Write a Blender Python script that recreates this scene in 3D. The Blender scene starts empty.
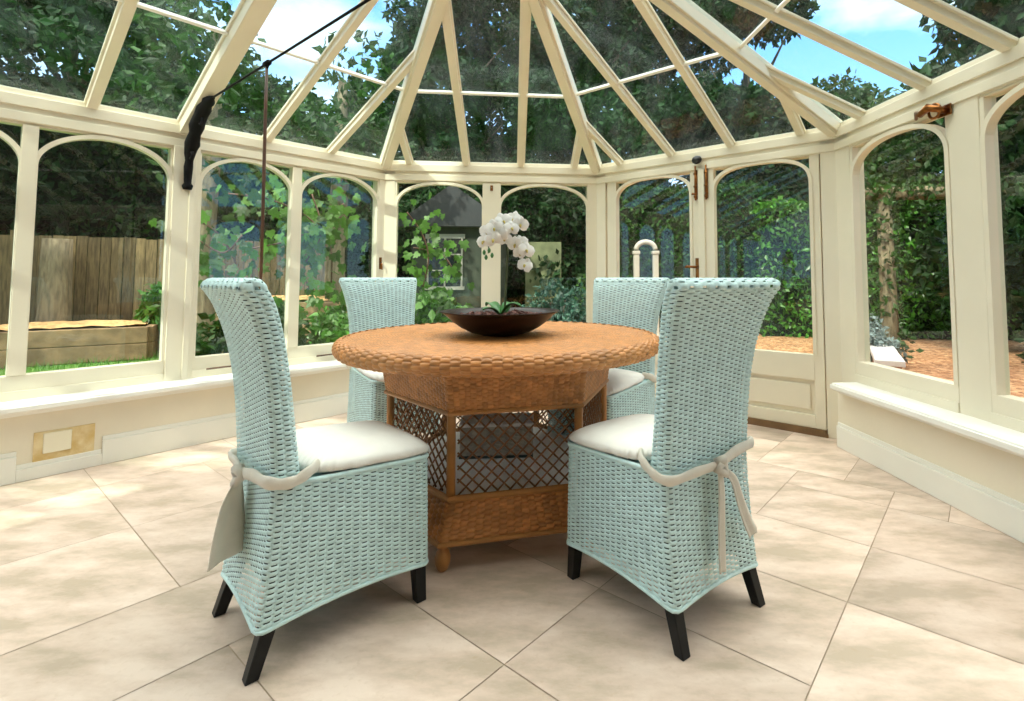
import bpy, math, random
import numpy as np
from mathutils import Vector
random.seed(7); RNG = np.random.default_rng(11)
PI = math.pi
scene = bpy.context.scene
C = scene.collection

# ------------------------------------------------------------------ helpers
def V3(*a): return np.array(a, float)
def unit(v): v = np.asarray(v, float); return v/np.linalg.norm(v)

class MB:
    """collects polygons, links them as ONE mesh object"""
    def __init__(s): s.v = []; s.f = []; s.m = []
    def add(s, verts, faces, mi=0):
        n = len(s.v); s.v += [tuple(map(float, p)) for p in verts]
        for f in faces: s.f.append(tuple(i+n for i in f)); s.m.append(mi)
    def box(s, x, y, z, fr=None, mi=0):
        o, ex, ey, ez = fr if fr is not None else (V3(0,0,0), V3(1,0,0), V3(0,1,0), V3(0,0,1))
        P = [o+ex*a+ey*b+ez*c for c in z for b in y for a in x]
        F = [(0,2,3,1),(4,5,7,6),(0,1,5,4),(2,6,7,3),(0,4,6,2),(1,3,7,5)]
        if np.dot(np.cross(ex, ey), ez) < 0: F = [f[::-1] for f in F]
        s.add(P, F, mi)
    def prism(s, poly, vec, mi=0):
        n = len(poly); vec = np.asarray(vec, float)
        a = [np.asarray(p, float) for p in poly]
        nrm = sum(np.cross(a[i]-a[0], a[i+1]-a[0]) for i in range(1, n-1))
        if np.dot(nrm, vec) < 0: a = a[::-1]
        s.add(a+[p+vec for p in a], [tuple(range(n))[::-1], tuple(range(n, 2*n))]+[(i, (i+1) % n, n+(i+1) % n, n+i) for i in range(n)], mi)
    def tube(s, pts, r, seg=8, closed=False, mi=0, flat=None):
        pts = [np.asarray(p, float) for p in pts]; n = len(pts)
        rr = r if hasattr(r, '__len__') else [r]*n
        up = None; rings = []
        for i in range(n):
            if closed: t = pts[(i+1) % n]-pts[i-1]
            else: t = pts[min(i+1, n-1)]-pts[max(i-1, 0)]
            t = unit(t)
            if up is None:
                up = V3(0,0,1) if abs(t[2]) < .9 else V3(1,0,0)
            a = up-t*np.dot(up, t); a = unit(a); up = a
            b = np.cross(t, a)
            fa, fb = flat if flat else (1, 1)
            rings.append([pts[i]+(a*math.cos(k*2*PI/seg)*fa+b*math.sin(k*2*PI/seg)*fb)*rr[i] for k in range(seg)])
        vs = [p for R in rings for p in R]; F = []
        for i in range(n if closed else n-1):
            j = (i+1) % n
            for k in range(seg):
                k2 = (k+1) % seg
                F.append((i*seg+k, i*seg+k2, j*seg+k2, j*seg+k))
        if not closed:
            F.append(tuple(range(seg))[::-1]); F.append(tuple((n-1)*seg+k for k in range(seg)))
        s.add(vs, F, mi)
    def lathe(s, prof, o=(0,0,0), seg=32, mi=0):
        o = np.asarray(o, float); n = len(prof)
        vs = [o+V3(r*math.cos(k*2*PI/seg), r*math.sin(k*2*PI/seg), z) for r, z in prof for k in range(seg)]
        F = [(i*seg+k, i*seg+(k+1) % seg, (i+1)*seg+(k+1) % seg, (i+1)*seg+k) for i in range(n-1) for k in range(seg)]
        F.append(tuple(range(seg))[::-1]); F.append(tuple((n-1)*seg+k for k in range(seg)))
        s.add(vs, F, mi)
    def build(s, name, mats, parent=None, smooth=False, bevel=0):
        me = bpy.data.meshes.new(name); me.from_pydata(s.v, [], s.f)
        mats = mats if isinstance(mats, (list, tuple)) else [mats]
        for m in mats: me.materials.append(m)
        if len(mats) > 1: me.polygons.foreach_set('material_index', s.m)
        if smooth: me.polygons.foreach_set('use_smooth', [True]*len(s.f))
        me.update()
        o = bpy.data.objects.new(name, me); C.objects.link(o)
        if parent: o.parent = parent
        if bevel:
            b = o.modifiers.new('bevel', 'BEVEL'); b.width = bevel; b.segments = 2; b.limit_method = 'ANGLE'
        return o

def np_mesh(name, verts, quads, mat, parent=None, smooth=True, attr=None):
    """fast mesh from numpy arrays; quads (n,4) or (n,3)"""
    verts = np.asarray(verts, np.float32); quads = np.asarray(quads, np.int32); k = quads.shape[1]
    me = bpy.data.meshes.new(name)
    me.vertices.add(len(verts)); me.vertices.foreach_set('co', verts.ravel())
    me.loops.add(quads.size); me.loops.foreach_set('vertex_index', quads.ravel())
    me.polygons.add(len(quads))
    me.polygons.foreach_set('loop_start', np.arange(0, quads.size, k, dtype=np.int32))
    me.polygons.foreach_set('loop_total', np.full(len(quads), k, np.int32))
    me.materials.append(mat); me.update(calc_edges=True)
    me.polygons.foreach_set('use_smooth', [smooth]*len(quads))
    if attr is not None:
        a = me.attributes.new('tint', 'FLOAT', 'POINT'); a.data.foreach_set('value', np.asarray(attr, np.float32))
    o = bpy.data.objects.new(name, me); C.objects.link(o)
    if parent: o.parent = parent
    return o

def tag(o, label=None, cat=None, group=None, kind=None):
    if label: o['label'] = label
    if cat: o['category'] = cat
    if group: o['group'] = group
    if kind: o['kind'] = kind
    return o
def thing(name, label, cat, loc=(0,0,0), rz=0, group=None, kind=None):
    o = bpy.data.objects.new(name, None); C.objects.link(o); o.empty_display_size = .1
    o.location = loc; o.rotation_euler = (0, 0, rz)
    return tag(o, label, cat, group, kind)
def copy_tree(o, parent=None):
    c = o.copy(); C.objects.link(c)
    if parent: c.parent = parent
    for ch in list(o.children): copy_tree(ch, c)
    return c

# ------------------------------------------------------------------ materials
def mat(name, col, rough=.5, var=.0, vscale=8, bump=0, bscale=60, spec=.5, col2=None, metal=0, tint=False, transl=0, coord='Object', stretch=None, sheen=0, coat=0):
    m = bpy.data.materials.new(name); m.use_nodes = True
    N = m.node_tree.nodes; L = m.node_tree.links; b = N['Principled BSDF']
    b.inputs['Roughness'].default_value = rough; b.inputs['Metallic'].default_value = metal
    b.inputs['Specular IOR Level'].default_value = spec
    b.inputs['Coat Weight'].default_value = coat
    tc = N.new('ShaderNodeTexCoord'); src = tc.outputs[coord]
    if stretch:
        mp = N.new('ShaderNodeMapping'); mp.inputs['Scale'].default_value = stretch
        L.new(src, mp.inputs[0]); src = mp.outputs[0]
    nz = N.new('ShaderNodeTexNoise'); nz.inputs['Scale'].default_value = vscale; nz.inputs['Detail'].default_value = 5
    L.new(src, nz.inputs['Vector'])
    c2 = col2 if col2 else tuple(max(0, x*(1-var)) for x in col)
    mx = N.new('ShaderNodeMix'); mx.data_type = 'RGBA'
    mx.inputs['A'].default_value = (*c2, 1); mx.inputs['B'].default_value = (*col, 1)
    rp = N.new('ShaderNodeMapRange'); rp.inputs['From Min'].default_value = .35; rp.inputs['From Max'].default_value = .65
    L.new(nz.outputs['Fac'], rp.inputs['Value']); L.new(rp.outputs[0], mx.inputs['Factor'])
    out = mx.outputs['Result']
    if tint:
        at = N.new('ShaderNodeAttribute'); at.attribute_name = 'tint'
        m2 = N.new('ShaderNodeMix'); m2.data_type = 'RGBA'; m2.blend_type = 'MULTIPLY'; m2.inputs['Factor'].default_value = 1
        L.new(out, m2.inputs['A']); L.new(at.outputs['Fac'], m2.inputs['B']); out = m2.outputs['Result']
    L.new(out, b.inputs['Base Color'])
    if bump:
        n2 = N.new('ShaderNodeTexNoise'); n2.inputs['Scale'].default_value = bscale; n2.inputs['Detail'].default_value = 4
        L.new(src, n2.inputs['Vector'])
        bp = N.new('ShaderNodeBump'); bp.inputs['Strength'].default_value = bump; bp.inputs['Distance'].default_value = .01
        L.new(n2.outputs['Fac'], bp.inputs['Height']); L.new(bp.outputs[0], b.inputs['Normal'])
    if transl:
        tr = N.new('ShaderNodeBsdfTranslucent'); L.new(out, tr.inputs['Color'])
        ms = N.new('ShaderNodeMixShader'); ms.inputs[0].default_value = transl
        o = N['Material Output']; L.new(b.outputs[0], ms.inputs[1]); L.new(tr.outputs[0], ms.inputs[2]); L.new(ms.outputs[0], o.inputs['Surface'])
    return m

def glass(name, tint, refl=1.0, rough=0.0, dirt=0.0):
    m = bpy.data.materials.new(name); m.use_nodes = True
    N = m.node_tree.nodes; L = m.node_tree.links; N.clear()
    out = N.new('ShaderNodeOutputMaterial')
    tr = N.new('ShaderNodeBsdfTransparent'); tr.inputs[0].default_value = (*tint, 1)
    gl = N.new('ShaderNodeBsdfAnisotropic'); gl.inputs['Roughness'].default_value = rough; gl.inputs['Color'].default_value = (.95, 1, .98, 1)
    lw = N.new('ShaderNodeLayerWeight'); lw.inputs['Blend'].default_value = .5
    pw = N.new('ShaderNodeMath'); pw.operation = 'POWER'; pw.inputs[1].default_value = 5
    L.new(lw.outputs['Facing'], pw.inputs[0])
    ml = N.new('ShaderNodeMath'); ml.operation = 'MULTIPLY_ADD'; ml.inputs[1].default_value = .9*refl; ml.inputs[2].default_value = .04*refl
    L.new(pw.outputs[0], ml.inputs[0])
    mx = N.new('ShaderNodeMixShader'); L.new(ml.outputs[0], mx.inputs[0]); L.new(tr.outputs[0], mx.inputs[1]); L.new(gl.outputs[0], mx.inputs[2])
    last = mx.outputs[0]
    if dirt:
        df = N.new('ShaderNodeBsdfTranslucent'); df.inputs[0].default_value = (.75, .95, .95, 1)
        tc = N.new('ShaderNodeTexCoord'); mp = N.new('ShaderNodeMapping'); mp.inputs['Scale'].default_value = (5, 1.2, 1.2)
        L.new(tc.outputs['Object'], mp.inputs[0])
        nz = N.new('ShaderNodeTexNoise'); nz.inputs['Scale'].default_value = 1.6; nz.inputs['Detail'].default_value = 6; L.new(mp.outputs[0], nz.inputs['Vector'])
        rg = N.new('ShaderNodeMapRange'); rg.inputs['From Min'].default_value = .4; rg.inputs['From Max'].default_value = .75; rg.inputs['To Max'].default_value = dirt
        L.new(nz.outputs['Fac'], rg.inputs['Value'])
        m2 = N.new('ShaderNodeMixShader'); L.new(rg.outputs[0], m2.inputs[0]); L.new(last, m2.inputs[1]); L.new(df.outputs[0], m2.inputs[2]); last = m2.outputs[0]
    L.new(last, out.inputs['Surface'])
    return m

M = {}
M['paint'] = mat('cream_paint', (.80, .735, .585), .38, .05, 3, .03, 40)
M['sill'] = mat('white_gloss_paint', (.86, .85, .80), .3, .03, 4)
M['plaster'] = mat('cream_plaster', (.82, .755, .61), .8, .06, 3, .1, 50)
M['skirt_paint'] = mat('skirting_paint', (.84, .83, .76), .4, .03, 4)
M['patch'] = mat('bare_plaster_patch', (.78, .66, .40), .9, .3, 14, .4, 30, col2=(.62, .44, .18))
M['plate'] = mat('cream_plastic', (.84, .79, .62), .4)
M['glass'] = glass('window_glass', (.93, .97, .95), .7)
M['misty'] = glass('misty_door_glass', (.86, .93, .88), .45, 0, .02)
M['roofglass'] = glass('roof_glass', (.86, .95, .945), .45, 0, .008)
M['wicker'] = mat('pale_blue_painted_wicker', (.56, .75, .755), .5, .10, 30, .1, 200, tint=True)
M['wicker_edge'] = mat('pale_blue_wicker_edging', (.56, .75, .755), .5, .1, 30, .1, 200)
M['gap_shade_and_board'] = mat('dark_gap_shade_and_board', (.03, .05, .05), .9)  # near black used as shade behind weave gaps, and for the storage box bottom
M['cane'] = mat('honey_brown_cane', (.58, .24, .07), .42, .25, 22, .1, 150, tint=True)
M['canepole'] = mat('cane_pole', (.47, .21, .06), .38, .3, 10, .05, 100)
M['rattan_dark'] = mat('dark_rattan_lattice', (.26, .11, .035), .45, .3, 20)
M['cloth'] = mat('off_white_cotton', (.80, .77, .72), .9, .05, 20, .25, 500)
M['linen'] = mat('ecru_cotton_tie', (.84, .79, .71), .9, .06, 20, .25, 400, transl=.3)
M['black_leg'] = mat('black_stained_wood', (.008, .0085, .009), .4, .3, 20, spec=.25)
M['bowl'] = mat('dark_glazed_bowl', (.016, .006, .005), .36, .3, 6, spec=.3)
M['bark'] = mat('reddish_bark', (.17, .06, .045), .8, .6, 60, .5, 90)
M['petal'] = mat('white_orchid_petal', (.88, .87, .86), .6, .03, 10, transl=.25)
M['lip'] = mat('orchid_lip', (.55, .45, .12), .6, .3, 40)
M['oleaf'] = mat('orchid_leaf', (.06, .22, .05), .35, .3, 8)
M['stem'] = mat('orchid_stem', (.07, .09, .03), .5, .3, 20)
M['iron'] = mat('black_cast_iron', (.006, .0055, .006), .7, .2, 20, spec=.15)
M['rustpole'] = mat('brown_wooden_pole', (.13, .06, .035), .5, .3, 14)
M['brass'] = mat('aged_brass', (.30, .12, .035), .28, .4, 25, metal=1, col2=(.16, .06, .02))
M['darkknob'] = mat('black_knob', (.01, .01, .01), .3)
M['brown_bar'] = mat('brown_weather_bar', (.22, .12, .05), .6, .3, 10)  # plain brown for the weather bars and door threshold
M['white_shelf'] = mat('white_shelf_cloth', (.90, .89, .86), .8, .05, 10)
M['timber'] = mat('weathered_fence_timber', (.22, .165, .075), .85, .5, 7, .3, 30, stretch=(6, 6, .7), tint=True)
M['sleeper'] = mat('timber_sleeper', (.30, .20, .10), .85, .4, 7, .3, 30)
M['mulch'] = mat('straw_mulch', (.66, .42, .17), .9, .4, 25, .8, 40)
M['bark_trunk'] = mat('tree_bark', (.12, .09, .06), .9, .6, 9, .8, 25, stretch=(3, 3, .6))
M['pale_bark'] = mat('pale_tree_bark', (.24, .20, .12), .9, .5, 9, .8, 25, stretch=(3, 3, .6))
M['leaf_dark'] = mat('dark_tree_leaf', (.019, .066, .015), .55, .5, 1.4, tint=True, transl=.3, spec=.25)
M['leaf_mid'] = mat('mid_tree_leaf', (.034, .10, .015), .5, .4, 1.4, tint=True, transl=.35, spec=.3)
M['leaf_vine'] = mat('vine_leaf', (.085, .22, .03), .45, .35, 2.5, tint=True, transl=.4)
M['leaf_yew'] = mat('yew_leaf', (.035, .11, .018), .5, .4, 2, tint=True, transl=.2, spec=.2)
M['leaf_hedge'] = mat('hedge_leaf', (.085, .26, .03), .35, .4, 2, tint=True, transl=.25)
M['leaf_teal'] = mat('bluish_shrub_leaf', (.03, .11, .07), .5, .4, 2, tint=True, transl=.2)
M['lavender'] = mat('grey_blue_foliage', (.22, .30, .30), .7, .3, 8, tint=True, transl=.2)
M['core'] = mat('dark_twiggy_core', (.012, .022, .008), 1, .5, 4)
M['grey_weave'] = mat('grey_woven_cord', (.50, .45, .37), .8, .3, 30, tint=True)
M['stone'] = mat('grey_green_stone', (.055, .07, .048), .9, .5, 3, .5, 12)
M['pale_wall'] = mat('pale_render', (.19, .22, .11), .9, .5, 3)
M['slate'] = mat('slate_roof', (.03, .037, .04), .6, .3, 4)
M['white_wood'] = mat('white_garden_wood', (.42, .40, .34), .5, .1, 5)
M['kerb'] = mat('pale_kerb_stone', (.66, .66, .66), .8, .15, 6)
M['brick'] = mat('red_brick', (.34, .14, .08), .9, .4, 14, .3, 30)
M['gutter'] = M['paint']
M['house'] = mat('house_brick_wall', (.20, .16, .115), .9, .4, 3)
M['dark_pane'] = mat('dark_pane', (.01, .015, .015), .08)

def floor_mat():
    m = bpy.data.materials.new('travertine_tiles'); m.use_nodes = True
    N = m.node_tree.nodes; L = m.node_tree.links; b = N['Principled BSDF']
    tc = N.new('ShaderNodeTexCoord')
    at = N.new('ShaderNodeAttribute'); at.attribute_name = 'tint'
    mp = N.new('ShaderNodeMapping'); mp.inputs['Scale'].default_value = (1.3, 3.2, 1)
    mp.inputs['Rotation'].default_value = (0, 0, .9)
    L.new(tc.outputs['Object'], mp.inputs[0])
    ad = N.new('ShaderNodeVectorMath'); ad.operation = 'ADD'; L.new(mp.outputs[0], ad.inputs[0])
    sc = N.new('ShaderNodeVectorMath'); sc.operation = 'SCALE'; sc.inputs['Scale'].default_value = 37
    cb = N.new('ShaderNodeCombineXYZ'); L.new(at.outputs['Fac'], cb.inputs[0]); L.new(at.outputs['Fac'], cb.inputs[1])
    L.new(cb.outputs[0], sc.inputs[0]); L.new(sc.outputs[0], ad.inputs[1])
    nz = N.new('ShaderNodeTexNoise'); nz.inputs['Scale'].default_value = 2.2; nz.inputs['Detail'].default_value = 8; nz.inputs['Roughness'].default_value = .62
    L.new(ad.outputs[0], nz.inputs['Vector'])
    cr = N.new('ShaderNodeValToRGB'); e = cr.color_ramp.elements
    e[0].position = .38; e[0].color = (.46, .365, .28, 1); e[1].position = .62; e[1].color = (.71, .57, .48, 1)
    k = cr.color_ramp.elements.new(.5); k.color = (.61, .472, .385, 1)
    L.new(nz.outputs['Fac'], cr.inputs[0])
    n2 = N.new('ShaderNodeTexNoise'); n2.inputs['Scale'].default_value = 45; n2.inputs['Detail'].default_value = 3; L.new(tc.outputs['Object'], n2.inputs['Vector'])
    r2 = N.new('ShaderNodeMapRange'); r2.inputs['From Min'].default_value = .58; r2.inputs['From Max'].default_value = .75; r2.inputs['To Max'].default_value = .22
    L.new(n2.outputs['Fac'], r2.inputs['Value'])
    mx = N.new('ShaderNodeMix'); mx.data_type = 'RGBA'; mx.inputs['B'].default_value = (.42, .28, .17, 1)
    L.new(cr.outputs[0], mx.inputs['A']); L.new(r2.outputs[0], mx.inputs['Factor'])
    mr = N.new('ShaderNodeMapRange'); mr.inputs['To Min'].default_value = .82; mr.inputs['To Max'].default_value = 1.1
    L.new(at.outputs['Fac'], mr.inputs['Value'])
    m2 = N.new('ShaderNodeMix'); m2.data_type = 'RGBA'; m2.blend_type = 'MULTIPLY'; m2.inputs['Factor'].default_value = 1
    L.new(mx.outputs['Result'], m2.inputs['A']); L.new(mr.outputs[0], m2.inputs['B'])
    L.new(m2.outputs['Result'], b.inputs['Base Color'])
    b.inputs['Roughness'].default_value = .42; b.inputs['Specular IOR Level'].default_value = .35
    bp = N.new('ShaderNodeBump'); bp.inputs['Strength'].default_value = .12; bp.inputs['Distance'].default_value = .01
    L.new(n2.outputs['Fac'], bp.inputs['Height']); L.new(bp.outputs[0], b.inputs['Normal'])
    return m
def gravel_mat():
    m = bpy.data.materials.new('orange_gravel'); m.use_nodes = True
    N = m.node_tree.nodes; L = m.node_tree.links; b = N['Principled BSDF']; b.inputs['Roughness'].default_value = .9
    tc = N.new('ShaderNodeTexCoord'); vo = N.new('ShaderNodeTexVoronoi'); vo.inputs['Scale'].default_value = 22; L.new(tc.outputs['Object'], vo.inputs['Vector'])
    sp = N.new('ShaderNodeSeparateColor'); L.new(vo.outputs['Color'], sp.inputs[0])
    cr = N.new('ShaderNodeValToRGB'); e = cr.color_ramp.elements
    e[0].color = (.20, .09, .04, 1); e[1].color = (.66, .40, .22, 1); k = e.new(.5); k.color = (.42, .20, .09, 1)
    L.new(sp.outputs[0], cr.inputs[0]); L.new(cr.outputs[0], b.inputs['Base Color'])
    bp = N.new('ShaderNodeBump'); bp.inputs['Strength'].default_value = 1; bp.inputs['Distance'].default_value = .02; bp.invert = True
    L.new(vo.outputs['Distance'], bp.inputs['Height']); L.new(bp.outputs[0], b.inputs['Normal'])
    return m
M['floor'] = floor_mat(); M['grout'] = mat('grout', (.48, .37, .27), .9, .2, 10)
M['gravel'] = gravel_mat()
M['lawn'] = mat('lawn_turf', (.10, .24, .03), .9, .5, 4, .5, 60)
M['grass'] = mat('grass_blade', (.13, .32, .04), .6, .4, 3, transl=.3)

# ------------------------------------------------------------------ plan of the room
H = 1.05
P1 = V3(-1.5649, 4.4370, 0); P2 = V3(.2761, 4.6294, 0); P3 = V3(1.7914, 3.4011, 0)
dA = unit(V3(.62975, .7768, 0)); dC = unit(P2-P1); dD = unit(P3-P2); dE = unit(V3(.10398, -.99458, 0))
Z = V3(0, 0, 1)
def inw(d): return V3(d[1], -d[0], 0)
FR = {'A': (P1, dA, inw(dA), Z), 'C': (P1, dC, inw(dC), Z), 'D': (P2, dD, inw(dD), Z), 'E': (P3, dE, inw(dE), Z)}
LC = np.linalg.norm(P2-P1); LD = np.linalg.norm(P3-P2)
LA = 6.9; LE = 4.6            # how far walls run back past the camera
ZE, ZB, ZSILL, ZG = 2.0355, 1.8867, .40, .53
YB = -1.2                     # house wall behind the camera
def W(w, s, n, z): o, d, i, _ = FR[w]; return o+d*s+i*n+Z*z
def wbox(mb, w, s, n, z, mi=0): mb.box(s, n, z, FR[w], mi)

# floor: modular travertine laid parallel to the left wall -------------------
def build_floor():
    u = dA[:2]; v = np.array([dA[1], -dA[0]]); U = .2225; a0, b0 = 1.48, -.61
    NA, NB = 46, 52; occ = np.zeros((NA, NB), int); tiles = []
    rnd = random.Random(5)
    for j in range(NB):
        for i in range(NA):
            if occ[i, j]: continue
            opts = [(3,2),(2,3),(2,2),(2,2),(2,1),(1,2),(2,1),(3,1),(1,1)]
            rnd.shuffle(opts)
            opts = sorted(opts, key=lambda o: -o[0]*o[1]*rnd.uniform(.15, 1))
            for w, h in opts+[(1,1)]:
                if i+w > NA or j+h > NB: continue
                if occ[i:i+w, j:j+h].any(): continue
                occ[i:i+w, j:j+h] = 1; tiles.append((i, j, w, h)); break
    planes = [(FR[k][0]-FR[k][2]*.04, FR[k][2]) for k in 'ACDE']+[(V3(0, YB, 0), V3(0, 1, 0))]
    def clip(poly):
        for o, n in planes:
            out = []
            for k in range(len(poly)):
                p, q = poly[k], poly[(k+1) % len(poly)]; dp, dq = np.dot(p-o, n), np.dot(q-o, n)
                if dp >= 0: out.append(p)
                if dp*dq < 0: out.append(p+(q-p)*dp/(dp-dq))
            poly = out
            if len(poly) < 3: return None
        return poly
    mb = MB(); tint = []
    g = .0016
    for (i, j, w, h) in tiles:
        a = a0+(i-26)*U; b = b0+(j-30)*U
        q = [(a+g, b+g), (a+w*U-g, b+g), (a+w*U-g, b+h*U-g), (a+g, b+h*U-g)]
        poly = [V3(*(u*x+v*y), 0) for x, y in q][::-1]
        poly = clip(poly)
        if poly is None: continue
        n0 = len(mb.v)
        mb.add(poly, [tuple(range(len(poly)))] if np.cross(poly[1]-poly[0], poly[2]-poly[0])[2] > 0 else [tuple(range(len(poly)))[::-1]])
        t = rnd.random(); tint += [t]*(len(mb.v)-n0)
    big = clip([V3(-9, YB, -.003), V3(4, YB, -.003), V3(4, 7, -.003), V3(-9, 7, -.003)])
    n0 = len(mb.v); mb.prism([p-V3(0,0,.08) for p in big], V3(0,0,.08), 1); tint += [.5]*(len(mb.v)-n0)
    o = mb.build('floor', [M['floor'], M['grout']])
    a = o.data.attributes.new('tint', 'FLOAT', 'POINT'); a.data.foreach_set('value', np.array(tint, np.float32))
    tag(o, 'pale travertine floor in mixed rectangular tiles', 'floor', kind='structure')
build_floor()

# dwarf walls, sills, baseboards ---------------------------------------------
def corner_clip(w, n, end):
    """s where the offset-n line of wall w meets the neighbour's offset-n line"""
    return n*math.tan(PI/8)*(-1 if end else 1)
NW, NS, NK = .10, .180, .119
def dwarf(side, w, s0, s1, zt=.358):
    mb = MB(); wbox(mb, w, (s0, s1), (-.10, NW), (-.06, zt))
    o = mb.build('wall_'+side, M['plaster']); tag(o, None, 'wall', kind='structure'); return o
def sill(side, w, s0, s1):
    mb = MB(); wbox(mb, w, (s0, s1), (-.08, NS-.012), (.358, .402)); wbox(mb, w, (s0, s1), (NS-.012, NS), (.366, .394))
    wbox(mb, w, (s0, s1), (NW, NW+.018), (.335, .358))
    o = mb.build('trim_'+side, M['sill'], bevel=.004); tag(o, None, 'window sill', kind='structure'); return o
tA = math.tan(PI/8)
oA = dwarf('left', 'A', -LA, -NW*tA); oA['label'] = 'low cream wall under the long left window run'
oC = dwarf('back', 'C', NW*tA, LC-NW*tA); oC['label'] = 'low cream wall under the middle back windows'
oE = dwarf('right', 'E', .10, LE); oE['label'] = 'low cream wall under the right windows'
sill('1', 'A', -LA, -NS*tA)['label'] = 'white painted sill along the left windows'
sill('2', 'C', NS*tA, LC-NS*tA)['label'] = 'white painted sill under the middle back windows'
o = sill('3', 'E', .145, LE); o['label'] = 'white painted sill along the right windows'
def baseboard(side, w, segs):
    mb = MB()
    for s0, s1, zt in segs:
        wbox(mb, w, (s0, s1), (NW, NK), (0, zt-.022)); wbox(mb, w, (s0, s1), (NW, NK-.009), (zt-.022, zt))
    o = mb.build('baseboard_'+side, M['skirt_paint'], bevel=.003); tag(o, None, 'baseboard', kind='structure'); return o
baseboard('left', 'A', [(-1.797, -NK*tA, .155), (-2.13, -1.797, .085), (-LA, -2.13, .155)])['label'] = 'white baseboard of the left wall with a cut out notch'
baseboard('back', 'C', [(NK*tA, LC-NK*tA, .151)])['label'] = 'white baseboard behind the table'
o = baseboard('right', 'E', [(.105, LE, .151)]); o['label'] = 'white baseboard of the right wall'
# plastered-over patch with a blank plate, low on the left wall
t = thing('socket_patch', 'ochre bare plaster patch with blank cream plate low on left wall', 'wall patch')
mb = MB(); wbox(mb, 'A', (-2.07, -1.83), (NW, NW+.006), (.075, .235)); mb.build('plaster_patch', M['patch'], t)
mb = MB(); wbox(mb, 'A', (-2.035, -1.925), (NW+.004, NW+.016), (.12, .225)); mb.build('blank_plate', M['plate'], t, bevel=.004)

# posts and eaves beam -----------------------------------------------------------
def post_prism(mb, w, s0, s1, n0=-.09, n1=.0, z0=.40, z1=ZB+.01): wbox(mb, w, (s0, s1), (n0, n1), (z0, z1))
def corner_post(name, label, wl, sl, wr, sr, z0):
    mb = MB()
    P = FR[wr][0]; iL, iR = FR[wl][2], FR[wr][2]; bis = unit(iL+iR)
    c = P if wl != 'A' else P1
    out = c-bis*.10/math.cos(PI/8)
    a = c+FR[wl][1]*sl; b = c+FR[wr][1]*sr
    mb.prism([p+Z*z0 for p in (a, c, b, b-iR*.10, out, a-iL*.10)], Z*(ZE-z0-.01))
    # raised bead on each face
    o = mb.build(name, M['paint'], bevel=.004); tag(o, label, 'post', kind='structure'); return o
corner_post('trim_4', 'cream corner post left of the middle windows', 'A', -.055, 'C', .085, .40)
corner_post('trim_5', 'cream corner post between middle windows and double doors', 'C', -.085, 'D', .095, 0)
corner_post('trim_6', 'cream corner post right of the double doors', 'D', -.095, 'E', .14, 0)
n = 7
for k, s in enumerate((-1.43, -2.86, -4.29, -5.72)):
    mb = MB(); post_prism(mb, 'A', s-.072, s+.072, -.09, .012); wbox(mb, 'A', (s+.015, s+.05), (.012, .02), (.40, ZB))
    o = mb.build('trim_%d' % n, M['paint'], bevel=.004); n += 1
    tag(o, ['cream main post with the black iron bracket', 'cream main post out of sight on the left', 'second post out of sight on the left', 'third post out of sight on the left'][k], 'post', kind='structure')
for k, (s0, s1) in enumerate(((.89, 1.06), (1.82, 1.99), (2.75, 2.92), (3.68, 3.85))):
    mb = MB(); post_prism(mb, 'E', s0, s1, -.09, 0)
    o = mb.build('trim_%d' % n, M['paint'], bevel=.004); n += 1
    tag(o, ['cream post between the two right windows', 'post right of frame', 'second post right of frame', 'third post right of frame'][k], 'post', kind='structure')
for w, s0, s1, lab in (('A', -LA, 0, 'left'), ('C', 0, LC, 'middle back'), ('D', 0, LD, 'door side'), ('E', 0, LE, 'right')):
    mb = MB()
    wbox(mb, w, (s0, s1), (-.11, 0), (ZB, ZE)); wbox(mb, w, (s0, s1), (-.11, -.012), (ZE, ZE+.034)); wbox(mb, w, (s0, s1), (0, .010), (ZB+.004, ZB+.055)); wbox(mb, w, (s0, s1), (0, .014), (ZB+.085, ZE-.002))
    o = mb.build('trim_%d' % n, M['paint'], bevel=.003); n += 1
    tag(o, 'cream eaves beam over the %s wall' % lab, 'beam', kind='structure')

# windows: frame with arched tracery and glass ----------------------------------------
def arch_path(w, s0, s1, zs, zt, e, nn, steps=28):
    c = (s0+s1)/2; a = (s1-s0)/2; out = []
    for k in range(steps+1):
        th = PI*k/steps; x, y = math.cos(th), math.sin(th)
        x = math.copysign(abs(x)**(2/e), x); y = abs(y)**(2/e)
        out.append((c-a*x, zs+(zt-zs)*y))
    return out
def arch_mesh(w, s0, s1, zs, zt, e, zlow, wd=.026, n0=-.045, n1=.004):
    """thin arched moulding: legs down to zlow and the curve"""
    pts = [(s0, zlow)]+arch_path(w, s0, s1, zs, zt, e, 0)+[(s1, zlow)]
    mb = MB(); q = []; N = len(pts)
    for i, (s, z) in enumerate(pts):
        t = np.array(pts[min(i+1, N-1)])-np.array(pts[max(i-1, 0)]); t = t/np.linalg.norm(t)
        nr = np.array([t[1], -t[0]])     # towards the inside of the arch
        for off in (0, wd):
            for nn in (n0, n1): q.append(W(w, s+nr[0]*off, nn, z+nr[1]*off))
    F = []
    for i in range(N-1):
        a, b = i*4, (i+1)*4
        F += [(a+1, b+1, b+3, a+3), (a, a+2, b+2, b), (a, b, b+1, a+1), (a+2, a+3, b+3, b+2)]
    F += [(0, 1, 3, 2), ((N-1)*4, (N-1)*4+2, (N-1)*4+3, (N-1)*4+1)]
    mb.add(q, F); return mb
WINN = [1]
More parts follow.
